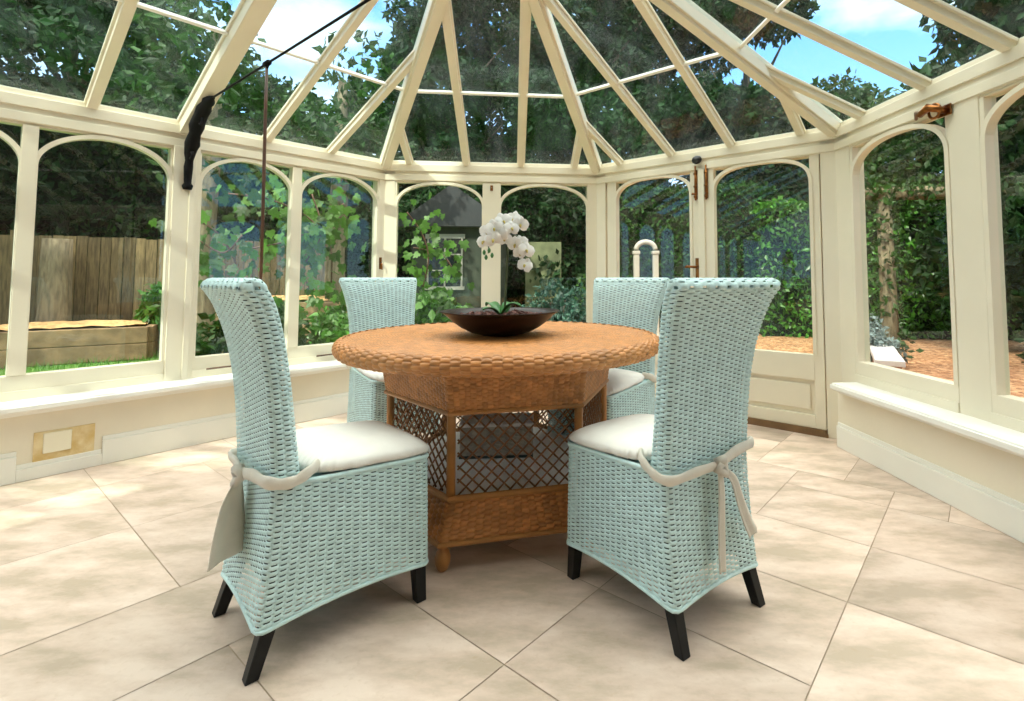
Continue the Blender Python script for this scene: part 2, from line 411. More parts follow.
def window(w, s0, s1, panes, label, e=2.0, zs=1.665, ztop=1.872, rail_n=0.0, mull=True, head=.012, stile=.012):
    nm = 'window_%d' % WINN[0]; WINN[0] += 1
    t = thing(nm, label, 'window', kind='structure')
    mb = MB()
    wbox(mb, w, (s0, s1), (-.07, .0), (.40, ZG)); wbox(mb, w, (s0, s1), (0, .008), (.40, .45))
    wbox(mb, w, (s0, s1), (-.07, -.008), (ZB-head, ZB))
    edges = [s0]+[x for p in panes for x in p]+[s1]
    for a, b in zip(edges[::2], edges[1::2]):
        if b-a > .004: wbox(mb, w, (a, b), (-.07, .006 if (a > s0 and b < s1) else -.004), (ZG, ZB-head))
    mb.build('window_frame', M['paint'], t, bevel=.003)
    for a, b in panes:
        arch_mesh(w, a-.020, b+.020, zs, ztop+.012, e, ZG, wd=.024).build('arch_trim', M['paint'], t)
        mb = MB(); wbox(mb, w, (a-.01, b+.01), (-.046, -.040), (ZG-.01, ZB-head+.01)); mb.build('glass_pane', M['glass'], t)
    return t
window('A', -1.358, -.055, [(-1.345, -.768), (-.700, -.068)], 'two arched panes right of the iron bracket, vine outside')
window('A', -2.788, -1.502, [(-2.775, -2.172), (-2.108, -1.515)], 'two arched panes at the far left, board fence outside')
window('A', -4.218, -2.932, [(-4.205, -3.60), (-3.54, -2.945)], 'arched panes left of frame')
window('A', -5.648, -4.362, [(-5.635, -5.03), (-4.97, -4.375)], 'arched panes far left of frame')
wc = window('C', .085, LC-.085, [(.10, .834), (.992, 1.763)], 'two arched panes behind the orchid', e=2.2)
we1 = window('E', .14, .89, [(.165, .87)], 'arched pane right of the double doors, ivy arch outside', e=2.3)
window('E', 1.06, 1.82, [(1.085, 1.795)], 'arched pane cut by the right picture edge', e=2.3)
window('E', 1.99, 2.75, [(2.015, 2.725)], 'arched pane right of frame', e=2.3)
window('E', 2.92, 3.68, [(2.945, 3.655)], 'second arched pane right of frame', e=2.3)

# double doors --------------------------------------------------------------------------
def door(num, s0, s1, g0, g1, label, gm):
    t = thing('door_%d' % num, label, 'door', kind='structure')
    mb = MB(); zt = 1.932
    n0, n1 = -.06, -.004
    wbox(mb, 'D', (s0, g0), (n0, n1), (.045, zt)); wbox(mb, 'D', (g1, s1), (n0, n1), (.045, zt))
    wbox(mb, 'D', (g0, g1), (n0, n1), (1.882, zt)); wbox(mb, 'D', (g0, g1), (n0, n1), (.36, .53)); wbox(mb, 'D', (g0, g1), (n0, n1), (.045, .13))
    wbox(mb, 'D', (g0, g1), (n0, n1-.022), (.13, .36))
    mb.build('door_leaf', M['paint'], t, bevel=.003)
    mb = MB(); wbox(mb, 'D', (g0+.03, g1-.03), (n1-.022, n1-.008), (.16, .33)); mb.build('door_panel', M['paint'], t, bevel=.008)
    arch_mesh('D', g0-.018, g1+.018, 1.685, 1.895, 2.7, .53, wd=.022).build('arch_trim', M['paint'], t)
    mb = MB(); wbox(mb, 'D', (g0-.01, g1+.01), (-.046, -.040), (.52, 1.89)); mb.build('glass_pane', gm, t)
    mb = MB(); wbox(mb, 'D', (s0, s1), (-.05, .012), (.02, .045)); mb.build('weather_bar', M['brown_bar'], t)
    return t
d1 = door(1, .112, 1.000, .205, .905, 'left leaf of the cream glazed double doors', M['glass'])
d2 = door(2, 1.004, 1.848, 1.100, 1.785, 'right leaf of the double doors with misty pane', M['misty'])
mb = MB(); wbox(mb, 'D', (.975, 1.03), (-.004, .010), (.05, 1.93)); mb.build('meeting_bead', M['paint'], d1, bevel=.004)
mb = MB(); wbox(mb, 'D', (.09, 1.86), (-.09, .012), (0, .022)); tag(mb.build('trim_%d' % n, M['brown_bar']), 'brown door threshold', 'threshold', kind='structure'); n += 1
# door furniture
h = MB(); wbox(h, 'D', (.945, .978), (-.002, .006), (1.02, 1.20))
hb = h.build('handle_plate', M['brass'], d1, bevel=.003)
h = MB(); h.tube([W('D', .962, .004, 1.13), W('D', .962, .045, 1.13), W('D', .950, .055, 1.13), W('D', .895, .055, 1.135), W('D', .88, .05, 1.128)], [.011, .010, .010, .008, .007], 8)
h.build('door_handle', M['brass'], d1, smooth=True)
for s, par in ((.958, d1), (1.045, d2)):
    h = MB(); wbox(h, 'D', (s-.012, s+.012), (.0, .006), (1.66, 1.90)); h.tube([W('D', s, .012, 1.65), W('D', s, .012, 1.92)], .0075, 8)
    for z in (1.68, 1.76, 1.86): h.tube([W('D', s-.012, .012, z), W('D', s+.012, .012, z)], .010, 8)
    h.tube([W('D', s, .012, 1.70), W('D', s-.02 if s < 1 else s+.02, .035, 1.70)], [.007, .009], 8)
    h.build('door_bolt', M['brass'], par, smooth=True)
# round knob on the beam over the doors
h = MB(); o_ = W('D', .985, 0, 1.962); 
kn = []
for r, dep in ((.012, 0), (.012, .012), (.030, .018), (.034, .028), (.028, .036), (.0, .038)):
    kn.append((r, dep))
i_ = FR['D'][2]; d_ = FR['D'][1]
vs = [o_+i_*(dep+.012)+d_*r*1.25*math.cos(k*PI/10)+Z*r*math.sin(k*PI/10) for r, dep in kn for k in range(20)]
h.add(vs, [(i*20+k, i*20+(k+1) % 20, (i+1)*20+(k+1) % 20, (i+1)*20+k) for i in range(len(kn)-1) for k in range(20)])
tag(h.build('door_knob', M['darkknob'], smooth=True), 'black oval knob on the beam above the double doors', 'knob')

def escutcheon(name, label, w, s, z, nn=.002, hh=.05, drop=True):
    t = thing(name, label, 'window catch')
    h = MB(); wbox(h, w, (s-.012, s+.012), (nn, nn+.005), (z-hh/2, z+hh/2)); h.build('catch_plate', M['brass'], t, bevel=.003)
    h = MB(); h.tube([W(w, s, nn+.005, z), W(w, s, nn+.025, z-.005), W(w, s, nn+.028, z-hh*.55)], [.007, .006, .005], 8); h.build('catch_lever', M['brass'], t, smooth=True)
    return t
escutcheon('window_catch', 'small brass catch on mullion above the orchid', 'C', .913, 1.835, .008)
escutcheon('window_catch', 'thin brass catch on corner post above the far left chair', 'A', -.030, 1.17, .0, .10)
# brass fastener on the head of the right window
t = thing('window_fastener', 'brass curled fastener at top corner of the right window', 'window catch')
h = MB(); wbox(h, 'E', (.845, .93), (.008, .016), (1.845, 1.90)); h.build('catch_plate', M['brass'], t, bevel=.004)
h = MB(); h.tube([W('E', .90, .02, 1.87)+0, W('E', .90, .055, 1.875), W('E', .86, .075, 1.895), W('E', .81, .075, 1.875), W('E', .77, .06, 1.895), W('E', .735, .035, 1.875)], [.018, .016, .022, .016, .013, .008], 10)
h.tube([W('E', .87+.035*math.cos(a), .05, 1.875+.035*math.sin(a)) for a in np.linspace(0, 2*PI, 17)[:-1]], .007, 6, closed=True)
h.build('catch_lever', M['brass'], t, smooth=True)
# casement stays lying on the left window rail
for s, lab in ((-1.17, 'dark casement stay on the sill rail behind the near left chair'), (-.45, 'dark casement stay on the sill rail left of the table')):
    t = thing('casement_stay', lab, 'window stay')
    h = MB(); h.tube([W('A', s-.11, .02, .45), W('A', s, .028, .452), W('A', s+.09, .022, .449), W('A', s+.12, .034, .455)], [.006, .006, .006, .009], 8); h.build('stay_arm', M['rustpole'], t, smooth=True)
    h = MB(); wbox(h, 'A', (s+.05, s+.09), (.006, .024), (.435, .47)); h.build('stay_pin', M['rustpole'], t, bevel=.003)

# glazed roof ---------------------------------------------------------------------------
AP = V3(-.37, 2.28, 2.98)
def rframe(w):
    o, d, i, _ = FR[w]; o = o+Z*ZE; v = AP-o; s = v-d*np.dot(v, d); L = np.linalg.norm(s); s = s/L
    nrm = np.cross(s, d); nrm = nrm if nrm[2] > 0 else -nrm
    return o, d, s, nrm, L, float(np.dot(v, d))
RF = {k: rframe(k) for k in 'ACDE'}
ceil = thing('ceiling', 'pitched glass roof with cream rafters rising to one apex', 'glass roof', kind='structure')
LEN = {'C': LC, 'D': LD}
def hip_beam(P, label):
    a = P+Z*ZE; b = AP; t = unit(b-a); side = unit(np.cross(t, Z)); up = np.cross(side, t)
    mb = MB(); L = np.linalg.norm(b-a)
    fr = (a, t, side, up)
    mb.box((-.02, L), (-.045, .045), (-.035, .055), fr); mb.box((-.02, L), (-.03, .03), (-.055, -.035), fr)
    return mb.build('hip_rafter', M['paint'], ceil, bevel=.004)
for P in (P1, P2, P3): hip_beam(P, '')
def clip_s(w, s):
    """height along slope where the line at wall coordinate s ends (hip or ridge)"""
    _, _, _, _, L, ax = RF[w]
    if w == 'A': return L if s < ax else L*(s/ax)
    if w == 'E': return L if s > ax else L*(s/ax)
    ln = LEN[w]
    return L*(s/ax) if s < ax else L*((ln-s)/(ln-ax))
def bar(w, s, wd=.046, z0=-.012, z1=.045, name='glazing_bar', top=None):
    o, d, sl, nr, L, ax = RF[w]; t = top if top else max(.1, clip_s(w, s)-.02)
    mb = MB(); fr = (o, d, sl, nr)
    mb.box((s-wd/2, s+wd/2), (-.01, t), (z0, z1), fr)
    mb.box((s-wd/2-.012, s+wd/2+.012), (0, t), (.020, z1-.008), fr)
    return mb.build(name, M['paint'], ceil, bevel=.003)
SB = {'A': [-.48, -.95, -1.43, -1.90, -2.38, -2.86, -3.34, -3.82, -4.29, -4.77, -5.25, -5.72, -6.2], 'C': [.20, .69, 1.17, 1.65], 'D': [.25, .745, 1.24, 1.735], 'E': [.26, .76, 1.22, 1.70, 2.18, 2.66, 3.14, 3.62, 4.1]}
for w in 'ACDE':
    for s in SB[w]:
        if w == 'A' and abs((s+1.43) % 1.43) < .02 or (w == 'A' and s in (-1.43, -2.86, -4.29, -5.72)): bar(w, s, .095, -.055, .05, 'main_rafter')
        else: bar(w, s)
    o, d, sl, nr, L, ax = RF[w]
    # glass between bars
    ends = {'A': (-LA, 0), 'C': (0, LC), 'D': (0, LD), 'E': (0, LE)}[w]
    br = sorted([ends[0]]+SB[w]+[ends[1]])
    for a, b in zip(br[:-1], br[1:]):
        pts = [(a, -.03), (b, -.03), (b, max(0, clip_s(w, b)))]
        if a < ax < b: pts.append((ax, L))
        pts.append((a, max(0, clip_s(w, a))))
        poly = []
        for p in pts:
            q = o+d*p[0]+sl*p[1]+nr*.030
            if not poly or np.linalg.norm(poly[-1]-q) > 1e-3: poly.append(q)
        if np.linalg.norm(poly[0]-poly[-1]) < 1e-3: poly.pop()
        mb = MB(); mb.prism(poly, nr*.005); mb.build('roof_pane', M['roofglass'], ceil)
    # horizontal glazing bar at mid height
    y = .89
    lo = {'A': -LA, 'C': ax*y/L, 'D': ax*y/L, 'E': ax*y/L}[w]
    hi = {'A': ax*y/L, 'C': LC-(LC-ax)*y/L, 'D': LD-(LD-ax)*y/L, 'E': LE}[w]
    mb = MB(); mb.box((lo, hi), (y-.010, y+.010), (.005, .027), (o, d, sl, nr)); mb.build('cross_bar', M['sill'], ceil, bevel=.003)
# ridge board towards the house, both sides
for w in 'AE':
    o, d, sl, nr, L, ax = RF[w]
    e = -LA if w == 'A' else LE
    mb = MB(); lo, hi = min(ax, e), max(ax, e); mb.box((lo, hi), (L-.04, L+.04), (-.08, .06), (o, d, sl, nr)); mb.build('ridge_board', M['paint'], ceil, bevel=.004)
oA_, oE_ = RF['A'], RF['E']
fa = oA_[0]+oA_[1]*(-LA)+oA_[2]*oA_[4]; fe = oE_[0]+oE_[1]*LE+oE_[2]*oE_[4]
mb = MB(); mb.prism([AP+Z*.03, fa+Z*.03, fe+Z*.03], Z*.006); mb.build('roof_pane', M['roofglass'], ceil)
mb = MB(); mb.lathe([(.02, -.16), (.05, -.13), (.07, -.06), (.09, 0), (.05, .06)], AP, 16); mb.build('roof_boss', M['paint'], ceil, smooth=True)

# unseen house wall behind the camera, height and end shaped to block sun ------------------------------------------------------------
mb = MB(); mb.box((-4.45, 6.5), (YB-.35, YB), (-.06, 8.3))
tag(mb.build('wall_house', M['house']), 'unseen brown brick house wall behind the viewer, sized to block the sun', 'wall', kind='structure')

# tie rod with iron bracket and hanging pole -----------------------------------------------
def TR(nin, z, s=-1.43): return W('A', s, nin, z)
t = thing('tie_rod', 'black iron tie rod running from scrolled bracket across the roof', 'tie rod')
mb = MB(); mb.tube([TR(.40, 2.125), TR(1.3, 2.125), TR(3.2, 2.125), TR(5.6, 2.125)], .006, 8); mb.build('rod', M['iron'], t, smooth=True)
prof = [(.035, 1.615, .028), (.035, 1.64, .036), (.036, 1.655, .024), (.037, 1.70, .026), (.04, 1.76, .030), (.05, 1.80, .026), (.055, 1.84, .036), (.075, 1.875, .042), (.10, 1.90, .050), (.115, 1.93, .044), (.145, 1.96, .038), (.17, 2.00, .050), (.205, 2.03, .046), (.25, 2.06, .044), (.30, 2.09, .048), (.345, 2.108, .034), (.38, 2.118, .040), (.42, 2.125, .020), (.46, 2.125, .012)]
mb = MB(); mb.tube([TR(a, z) for a, z, r in prof], [r*.85 for _, _, r in prof], 12)
mb.build('iron_bracket', M['iron'], t, smooth=True)
for (a, z, r) in ((.13, 2.0, .03), (.06, 1.90, .022), (.09, 1.83, .022), (.26, 2.02, .022)):
    mb = MB(); mb.tube([TR(a+r*math.cos(k)*1.0, z+r*math.sin(k)) for k in np.linspace(0, 2*PI, 15)[:-1]], .010, 6, closed=True)
    mb.build('bracket_scroll', M['iron'], t, smooth=True)
t = thing('hanging_pole', 'thin brown pole hanging from the tie rod above the left chair', 'pole')
mb = MB(); mb.tube([TR(1.235, 2.105), TR(1.236, 1.9), TR(1.245, 1.5), TR(1.25, 1.02)], [.007, .008, .008, .007], 8); mb.build('pole', M['rustpole'], t, smooth=True)
mb = MB(); mb.tube([TR(1.235+.018*math.cos(k), 2.118+.018*math.sin(k)) for k in np.linspace(0, 2*PI, 13)[:-1]], .005, 6, closed=True); mb.tube([TR(1.21, 2.125), TR(1.26, 2.125)], .014, 8); mb.build('hook', M['iron'], t, smooth=True)

# ------------------------------------------------------------------ woven surfaces
FU = [.03, .2, .5, .8, .97]; FV = [0, .11, .25, .39, .5, .61, .75, .89]
def weave_mesh(name, Pf, ncol, nrow, m, parent=None, closed=True, amp=.0022, rad=.0042, holes=True, out=1, smooth=True, contrast=.10):
    """Pf(u01, v01) -> (.., 3) base points; strands bulge in stacked courses, neighbouring columns half a course apart"""
    u = np.array([c+f for c in range(ncol) for f in FU]); v = np.array([r+f for r in range(nrow) for f in FV]+[float(nrow)])
    U, Vv = np.meshgrid(u, v)
    P = Pf(U/ncol, Vv/nrow)
    du = np.roll(P, -1, 1)-np.roll(P, 1, 1) if closed else np.gradient(P, axis=1)
    dv = np.gradient(P, axis=0)
    Nn = np.cross(du, dv); Nn /= np.linalg.norm(Nn, axis=-1, keepdims=True)+1e-12; Nn *= out
    col = np.floor(U); fu = U-col
    ph = (Vv+.5*(col % 2)) % 1.0
    h = amp*(np.sin(PI*fu)-.5)+rad*(np.sqrt(np.clip(1-(2*ph-1)**2*.98, 0, 1))-.5)
    Q = P+Nn*h[..., None]
    nv, nu = U.shape
    i, j = np.meshgrid(np.arange(nv-1), np.arange(nu if closed else nu-1), indexing='ij')
    j2 = (j+1) % nu
    quads = np.stack([i*nu+j, i*nu+j2, (i+1)*nu+j2, (i+1)*nu+j], -1).reshape(-1, 4)
    if out < 0: quads = quads[:, ::-1]
    keep = np.ones(len(quads), bool)
    if holes:
        um = (u+np.append(u[1:], ncol+FU[0]))/2 if closed else (u[:-1]+u[1:])/2
        vm = (v[:-1]+v[1:])/2
        UM, VM = np.meshgrid(um, vm); cc = np.floor(UM); f2 = UM-cc
        p2 = (VM+.5*(cc % 2)) % 1.0
        keep = ~(((p2 < .11) | (p2 > .89)) & (f2 > .2) & (f2 < .8) & (VM > .6) & (VM < nrow-.6)).ravel()
    tv = np.random.default_rng(ncol*7+nrow).uniform(1-contrast, 1+contrast*.55, (nrow*2+4, ncol+1))
    tint = tv[np.floor(2*np.floor(Vv+.5*(col % 2))+.01).astype(int).clip(0, nrow*2+3), col.astype(int).clip(0, ncol)]
    return np_mesh(name, Q.reshape(-1, 3), quads[keep], m, parent, smooth, tint.ravel())

def rrect(hw, y0, y1, r, n=10):
    """closed rounded-rectangle path (counter-clockwise seen from above), evenly resampled later"""
    pts = []
    for cx, cy, a0 in ((hw-r, y0+r, -PI/2), (hw-r, y1-r, 0), (-hw+r, y1-r, PI/2), (-hw+r, y0+r, PI)):
        for k in range(n+1): a = a0+PI/2*k/n; pts.append((cx+r*math.cos(a), cy+r*math.sin(a)))
    pts = np.array(pts+[pts[0]]); return pts
def resample(pts, u):
    d = np.r_[0, np.cumsum(np.linalg.norm(np.diff(pts, axis=0), axis=1))]; s = d/d[-1]
    return np.stack([np.interp(u % 1.0, s, pts[:, 0]), np.interp(u % 1.0, s, pts[:, 1])], -1)

# ------------------------------------------------------------------ wicker dining chair
ZR, ZF = .485, .458                     # box top, rear and front
YR, YF, HW = -.2267, .243, .204
def box_pts(u, v):
    base = rrect(1, -1, 1, .12)
    xy = resample(base, u)               # unit square path
    t = v
    hw = HW+.004*(1-t)
    yr = YR-.030*(1-t)**1.6
    x = xy[..., 0]*hw
    y = np.where(xy[..., 1] < 0, -xy[..., 1]*yr, xy[..., 1]*(YF+.004*(1-t)))
    yn = (xy[..., 1]+1)/2
    ztop = ZR+(ZF-ZR)*yn
    ax, ay = np.abs(xy[..., 0]), np.abs(xy[..., 1])
    mid = np.where(ax > ay, np.cos(ay*PI/2), np.cos(ax*PI/2))
    zb = .114+.020*mid**.8
    z = zb+(ztop-zb)*t
    return np.stack([x, y, z], -1)
def back_pts(u, v):
    base = rrect(1, -1, 1, .5)
    z0, z1 = .478, 1.046
    # v in [0,.9] climbs, the last tenth closes over the top
    t = np.clip(v/.93, 0, 1); c = np.clip((v-.93)/.07, 0, 1)
    z = z0+(z1-.026-z0)*t
    tau = (z-.477)/.561
    yr = YR-.03*tau-.083*tau**3.4-.012*np.clip((tau-.86)/.14, 0, 1)**2
    th = .074-.012*np.sin(PI*np.clip(tau, 0, 1))
    hw = HW+.056*tau**3.2
    # outline with fixed corner radius
    r = .026
    q = resample(rrect(.5, -.5, .5, .02, 4), u)
    # build rounded rect analytically: scale unit square then round by superellipse weights
    ang = u*2*PI
    p = resample(np.array(RB), u)
    x = np.sign(p[..., 0])*np.maximum(np.abs(p[..., 0])*hw/.2, 0)
    y = p[..., 1]*th/.07
    k = np.sin(c*PI/2)
    shrink = 1-k*.96
    x = np.where(c > 0, np.sign(x)*(np.abs(x)-(1-np.sqrt(np.clip(1-k**2*.9, 0, 1)))*th*.5), x)
    y = y*np.where(c > 0, shrink, 1)
    zz = z+np.where(c > 0, .026*np.sqrt(np.clip(1-(1-k)**2, 0, 1)), 0)
    # lean the section with the spine
    return np.stack([x, yr+th/2+y, zz], -1)
RB = rrect(.2, -.035, .035, .022, 8)

def ribbon(pts, wv, th=.006, sub=1):
    """soft flat strap: pts centre line, wv half-width vectors"""
    mb = MB(); n = len(pts); pts = [np.asarray(p, float) for p in pts]; wv = [np.asarray(w, float) for w in wv]
    q = []
    K = 6
    for i in range(n):
        t = unit(pts[min(i+1, n-1)]-pts[max(i-1, 0)]); nr = unit(np.cross(t, wv[i]))
        for k in range(K+1):
            f = -1+2*k/K; wob = .005*math.sin(f*4+.6)
            q.append(pts[i]+wv[i]*f+nr*(th/2+wob))
        for k in range(K+1):
            f = 1-2*k/K; wob = .005*math.sin(f*4+.6)
            q.append(pts[i]+wv[i]*f+nr*(-th/2+wob))
    R = 2*(K+1); F = []
    for i in range(n-1):
        for k in range(R): F.append((i*R+k, i*R+(k+1) % R, (i+1)*R+(k+1) % R, (i+1)*R+k))
    F += [tuple(range(R))[::-1], tuple((n-1)*R+k for k in range(R))]
    mb.add(q, F); return mb

def cushion_mesh(parent):
    nu, nv = 120, 26
    u = np.arange(nu)/nu; y0, y1 = YR+.078, YF+.030; cy = (y0+y1)/2; hy = (y1-y0)/2; hx = HW+.010
    verts = []; 
    rnd = np.random.default_rng(3)
    for j in range(nv):
        ph = -PI/2+PI*j/(nv-1)                 # bottom centre .. rim .. top centre
        for i in range(nu):
            a = 2*PI*i/nu; e = 2/5.0
            ca, sa = math.cos(a), math.sin(a)
            x = math.copysign(abs(ca)**e, ca); y = math.copysign(abs(sa)**e, sa)
            rr = math.cos(ph)**.42 if abs(ph) < PI/2-1e-6 else 0
            rip = math.sin(i*2*PI/nu*38)*.5+math.sin(i*2*PI/nu*61+1)*.5
            edge = max(0, 1-abs(ph)/.9)
            puff = 1.0-.0*rr
            z = .036*math.copysign(abs(math.sin(ph))**.8, math.sin(ph))*(1.12-.28*rr**6)
            if ph < 0: z *= .7
            yn = (cy+y*rr*hy-y0)/(y1-y0)
            k = 1+.018*rip*edge*rr
            zz = z+.006*rip*edge-(.014*max(0, yn-.86)/.14 if ph < .9 else .010*max(0, yn-.86)/.14)
            # slope follows the box
            zb = ZR+(ZF-ZR)*yn
            verts.append((x*rr*hx*k, cy+y*rr*hy*k, zb+.019+zz+.006*math.sin(x*3+1)*rr*(1-rr)))
    q = []
    for j in range(nv-1):
        for i in range(nu): q.append((j*nu+i, j*nu+(i+1) % nu, (j+1)*nu+(i+1) % nu, (j+1)*nu+i))
    return np_mesh('seat_cushion', verts, q, M['cloth'], parent)

def tie_path(dz_left, dz_right, knotx=.0):
    """band round the backrest, from cushion corner at one side to the knot at the back"""
    hx = HW+.012; yb = YR-.016; yf = YR+.085
    L = [(-hx+.03, yf+.035, ZR+.028), (-hx+.002, yf+.005, ZR+.020+dz_left*.2), (-hx-.004, yf-.03, ZR+.002+dz_left*.3), (-hx-.002, YR+.02, ZR-.014+dz_left*.6), (-hx+.02, yb, ZR-.020+dz_left), (-.10, yb-.006, ZR-.016+dz_left*1.1), (knotx, yb-.012, ZR-.008)]
    R = [(hx-.03, yf+.035, ZR+.028), (hx-.002, yf+.005, ZR+.020+dz_right*.2), (hx+.004, yf-.03, ZR+.004+dz_right*.3), (hx+.002, YR+.02, ZR-.004+dz_right*.6), (hx-.02, yb, ZR-.004+dz_right), (.10, yb-.006, ZR-.006+dz_right*.8), (knotx, yb-.012, ZR-.008)]
    return L, R
def smooth_path(p, n=6):
    p = [np.array(x, float) for x in p]; out = []
    for i in range(len(p)-1):
        a, b, c, d = p[max(i-1, 0)], p[i], p[i+1], p[min(i+2, len(p)-1)]
        for k in range(n):
            t = k/n; out.append(.5*((2*b)+(-a+c)*t+(2*a-5*b+4*c-d)*t*t+(-a+3*b-3*c+d)*t**3))
    out.append(p[-1]); return out
def add_ties(cushion, style):
    L, R = tie_path(.006, .022) if style == 'knot' else tie_path(.012, .020)
    for path in (L, R):
        sp = smooth_path(path); mb = MB(); n = len(sp)
        rr = [.016+.0012*math.sin(i*.9) for i in range(n)]
        mb.tube(sp, rr, 10, flat=(1.1, .5)); mb.build('tie_band', M['linen'], cushion, smooth=True)
    yb = YR-.030
    mb = MB(); k0 = V3(0, yb, ZR-.010)
    mb.tube([k0+V3(-.018, .004, .014), k0+V3(.004, -.014, .022), k0+V3(.022, 0, .0), k0+V3(.006, -.016, -.020), k0+V3(-.016, -.004, -.008), k0+V3(-.006, -.016, .012)], [.010, .014, .014, .014, .014, .010], 10)
    mb.build('tie_knot', M['linen'], cushion, smooth=True)
    if style == 'knot':
        tails = [([(-.006, yb-.008, ZR-.02), (-.012, yb-.018, ZR-.08), (-.020, yb-.022, ZR-.16), (-.026, yb-.026, ZR-.235), (-.030, yb-.030, ZR-.30)], [.010, .017, .020, .021, .020], 0),
                 ([(.008, yb-.008, ZR-.015), (.045, yb-.022, ZR-.055), (.070, yb-.026, ZR-.12), (.095, yb-.030, ZR-.18), (.125, yb-.034, ZR-.235)], [.010, .020, .024, .026, .028], .5)]
    else:
        tails = [([(.0, yb-.008, ZR-.02), (.0, yb-.020, ZR-.08), (.005, yb-.026, ZR-.16), (.012, yb-.030, ZR-.235)], [.012, .040, .056, .066], 0),
                 ([(-.02, yb-.004, ZR-.02), (-.035, yb-.012, ZR-.09), (-.045, yb-.016, ZR-.17), (-.055, yb-.02, ZR-.24)], [.012, .026, .034, .038], -.2)]
    for pts, wd, sk in tails:
        sp = smooth_path(pts, 6); ws = np.interp(np.linspace(0, 1, len(sp)), np.linspace(0, 1, len(wd)), wd)
        ribbon(sp, [V3(w, .15*w, sk*w*.5) if style == 'knot' else V3(.55*w, -.85*w, sk*w*.4) for w in ws], .004).build('tie_tail', M['linen'], cushion, smooth=True)

def make_chair(label, group):
    t = thing('dining_chair', label, 'chair', group=group)
    weave_mesh('seat_skirt', box_pts, 76, 26, M['wicker'], t)
    weave_mesh('backrest', back_pts, 40, 42, M['wicker'], t)
    # rolled edges
    sk = t.children[0]
    for v_, r_ in ((1.0, .0075), (0.0, .006)):
        u = np.linspace(0, 1, 121)[:-1] if v_ == 0 else np.linspace(.03, .745, 91); p = box_pts(u, np.full_like(u, v_))
        mb = MB(); mb.tube(list(p), r_, 7, closed=(v_ == 0)); mb.build('braided_edge', M['wicker_edge'], sk, smooth=True)
    # added dark block puts shade behind the weave gaps; seat board on top
    mb = MB(); mb.box((-HW+.03, HW-.03), (YR+.03, YF-.03), (.15, .440)); mb.build('gap_shade_block', M['gap_shade_and_board'], t)
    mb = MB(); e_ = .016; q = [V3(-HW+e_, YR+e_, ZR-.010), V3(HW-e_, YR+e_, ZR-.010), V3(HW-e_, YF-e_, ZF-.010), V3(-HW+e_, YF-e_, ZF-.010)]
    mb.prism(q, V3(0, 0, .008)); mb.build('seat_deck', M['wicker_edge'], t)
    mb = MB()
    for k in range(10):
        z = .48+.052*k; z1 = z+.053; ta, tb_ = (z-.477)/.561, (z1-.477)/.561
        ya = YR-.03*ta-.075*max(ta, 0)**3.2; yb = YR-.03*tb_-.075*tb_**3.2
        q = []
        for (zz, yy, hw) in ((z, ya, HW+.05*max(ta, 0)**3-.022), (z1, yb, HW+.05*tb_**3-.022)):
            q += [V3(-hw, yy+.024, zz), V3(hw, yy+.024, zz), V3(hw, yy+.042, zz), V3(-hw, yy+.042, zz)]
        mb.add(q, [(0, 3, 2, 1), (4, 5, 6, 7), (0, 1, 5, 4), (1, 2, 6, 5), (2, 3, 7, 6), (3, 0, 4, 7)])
    mb.build('gap_shade_back', M['gap_shade_and_board'], t)  # added dark slab that puts shade behind the backrest weave gaps
    for sx in (-1, 1):
        for rear in (1, 0):
            yt, yl = (YR+.030, -.262) if rear else (YF-.030, .222)
            xt, xl = sx*(HW-.027), sx*(HW-.016)
            mb = MB(); q = []
            for (x, y, z, a) in ((xl, yl, 0, .0165), (xt, yt, .20, .022)):
                q += [V3(x-a, y-a, z), V3(x+a, y-a, z), V3(x+a, y+a, z), V3(x-a, y+a, z)]
            mb.add(q, [(0, 3, 2, 1), (4, 5, 6, 7), (0, 1, 5, 4), (1, 2, 6, 5), (2, 3, 7, 6), (3, 0, 4, 7)])
            mb.build('leg', M['black_leg'], t, bevel=.003)
    return t
proto = make_chair('pale blue wicker chair, nearest on the left, wide cloth tail behind', 'pale blue wicker dining chairs')
c_far = copy_tree(proto); c_far2 = copy_tree(proto); c_near2 = copy_tree(proto)
spots = [(proto, -.7681, 1.7307, 44.28, 'wide', None),
         (c_near2, .3108, 1.8214, 127.9, 'knot', 'pale blue wicker chair, nearest on the right, cushion tie knotted on its back'),
         (c_far, -1.08, 3.28, -52., 'wide', 'pale blue wicker chair behind the table on the left, facing the camera'),
         (c_far2, .205, 2.90, -128., 'wide', 'pale blue wicker chair behind the table on the right, partly hidden by another')]
for o, x, y, a, st, lab in spots:
    o.location = (x, y, 0); o.rotation_euler = (0, 0, math.radians(a-90))
    if lab: o['label'] = lab
    add_ties(cushion_mesh(o), st)

# ------------------------------------------------------------------ round cane table
TC = V3(-.2966, 2.4478, 0); TR_, TZ, TH = .7274, .787, .068
t = thing('dining_table', 'round honey brown woven cane table on six sided lattice base', 'table', tuple(TC))
A0 = math.radians(-105.5)
def top_zone(r0, r1, ncol, nrow):
    def f(u, v):
        r = r1+(r0-r1)*v; a = u*2*PI
        return np.stack([r*np.cos(a), r*np.sin(a), np.full_like(r, TZ-.003)], -1)
    return f
def join_np(objs, name):
    return objs
top_root = weave_mesh('tabletop', top_zone(.36, TR_-.032, 0, 0), 130, 24, M['cane'], t, amp=.0014, rad=.0032, contrast=.15, holes=False, out=1)
weave_mesh('tabletop_weave', top_zone(.17, .36, 0, 0), 64, 13, M['cane'], top_root, amp=.0014, rad=.0032, contrast=.15, holes=False)
weave_mesh('tabletop_weave', top_zone(.012, .17, 0, 0), 30, 11, M['cane'], top_root, amp=.0012, rad=.003, contrast=.15, holes=False)
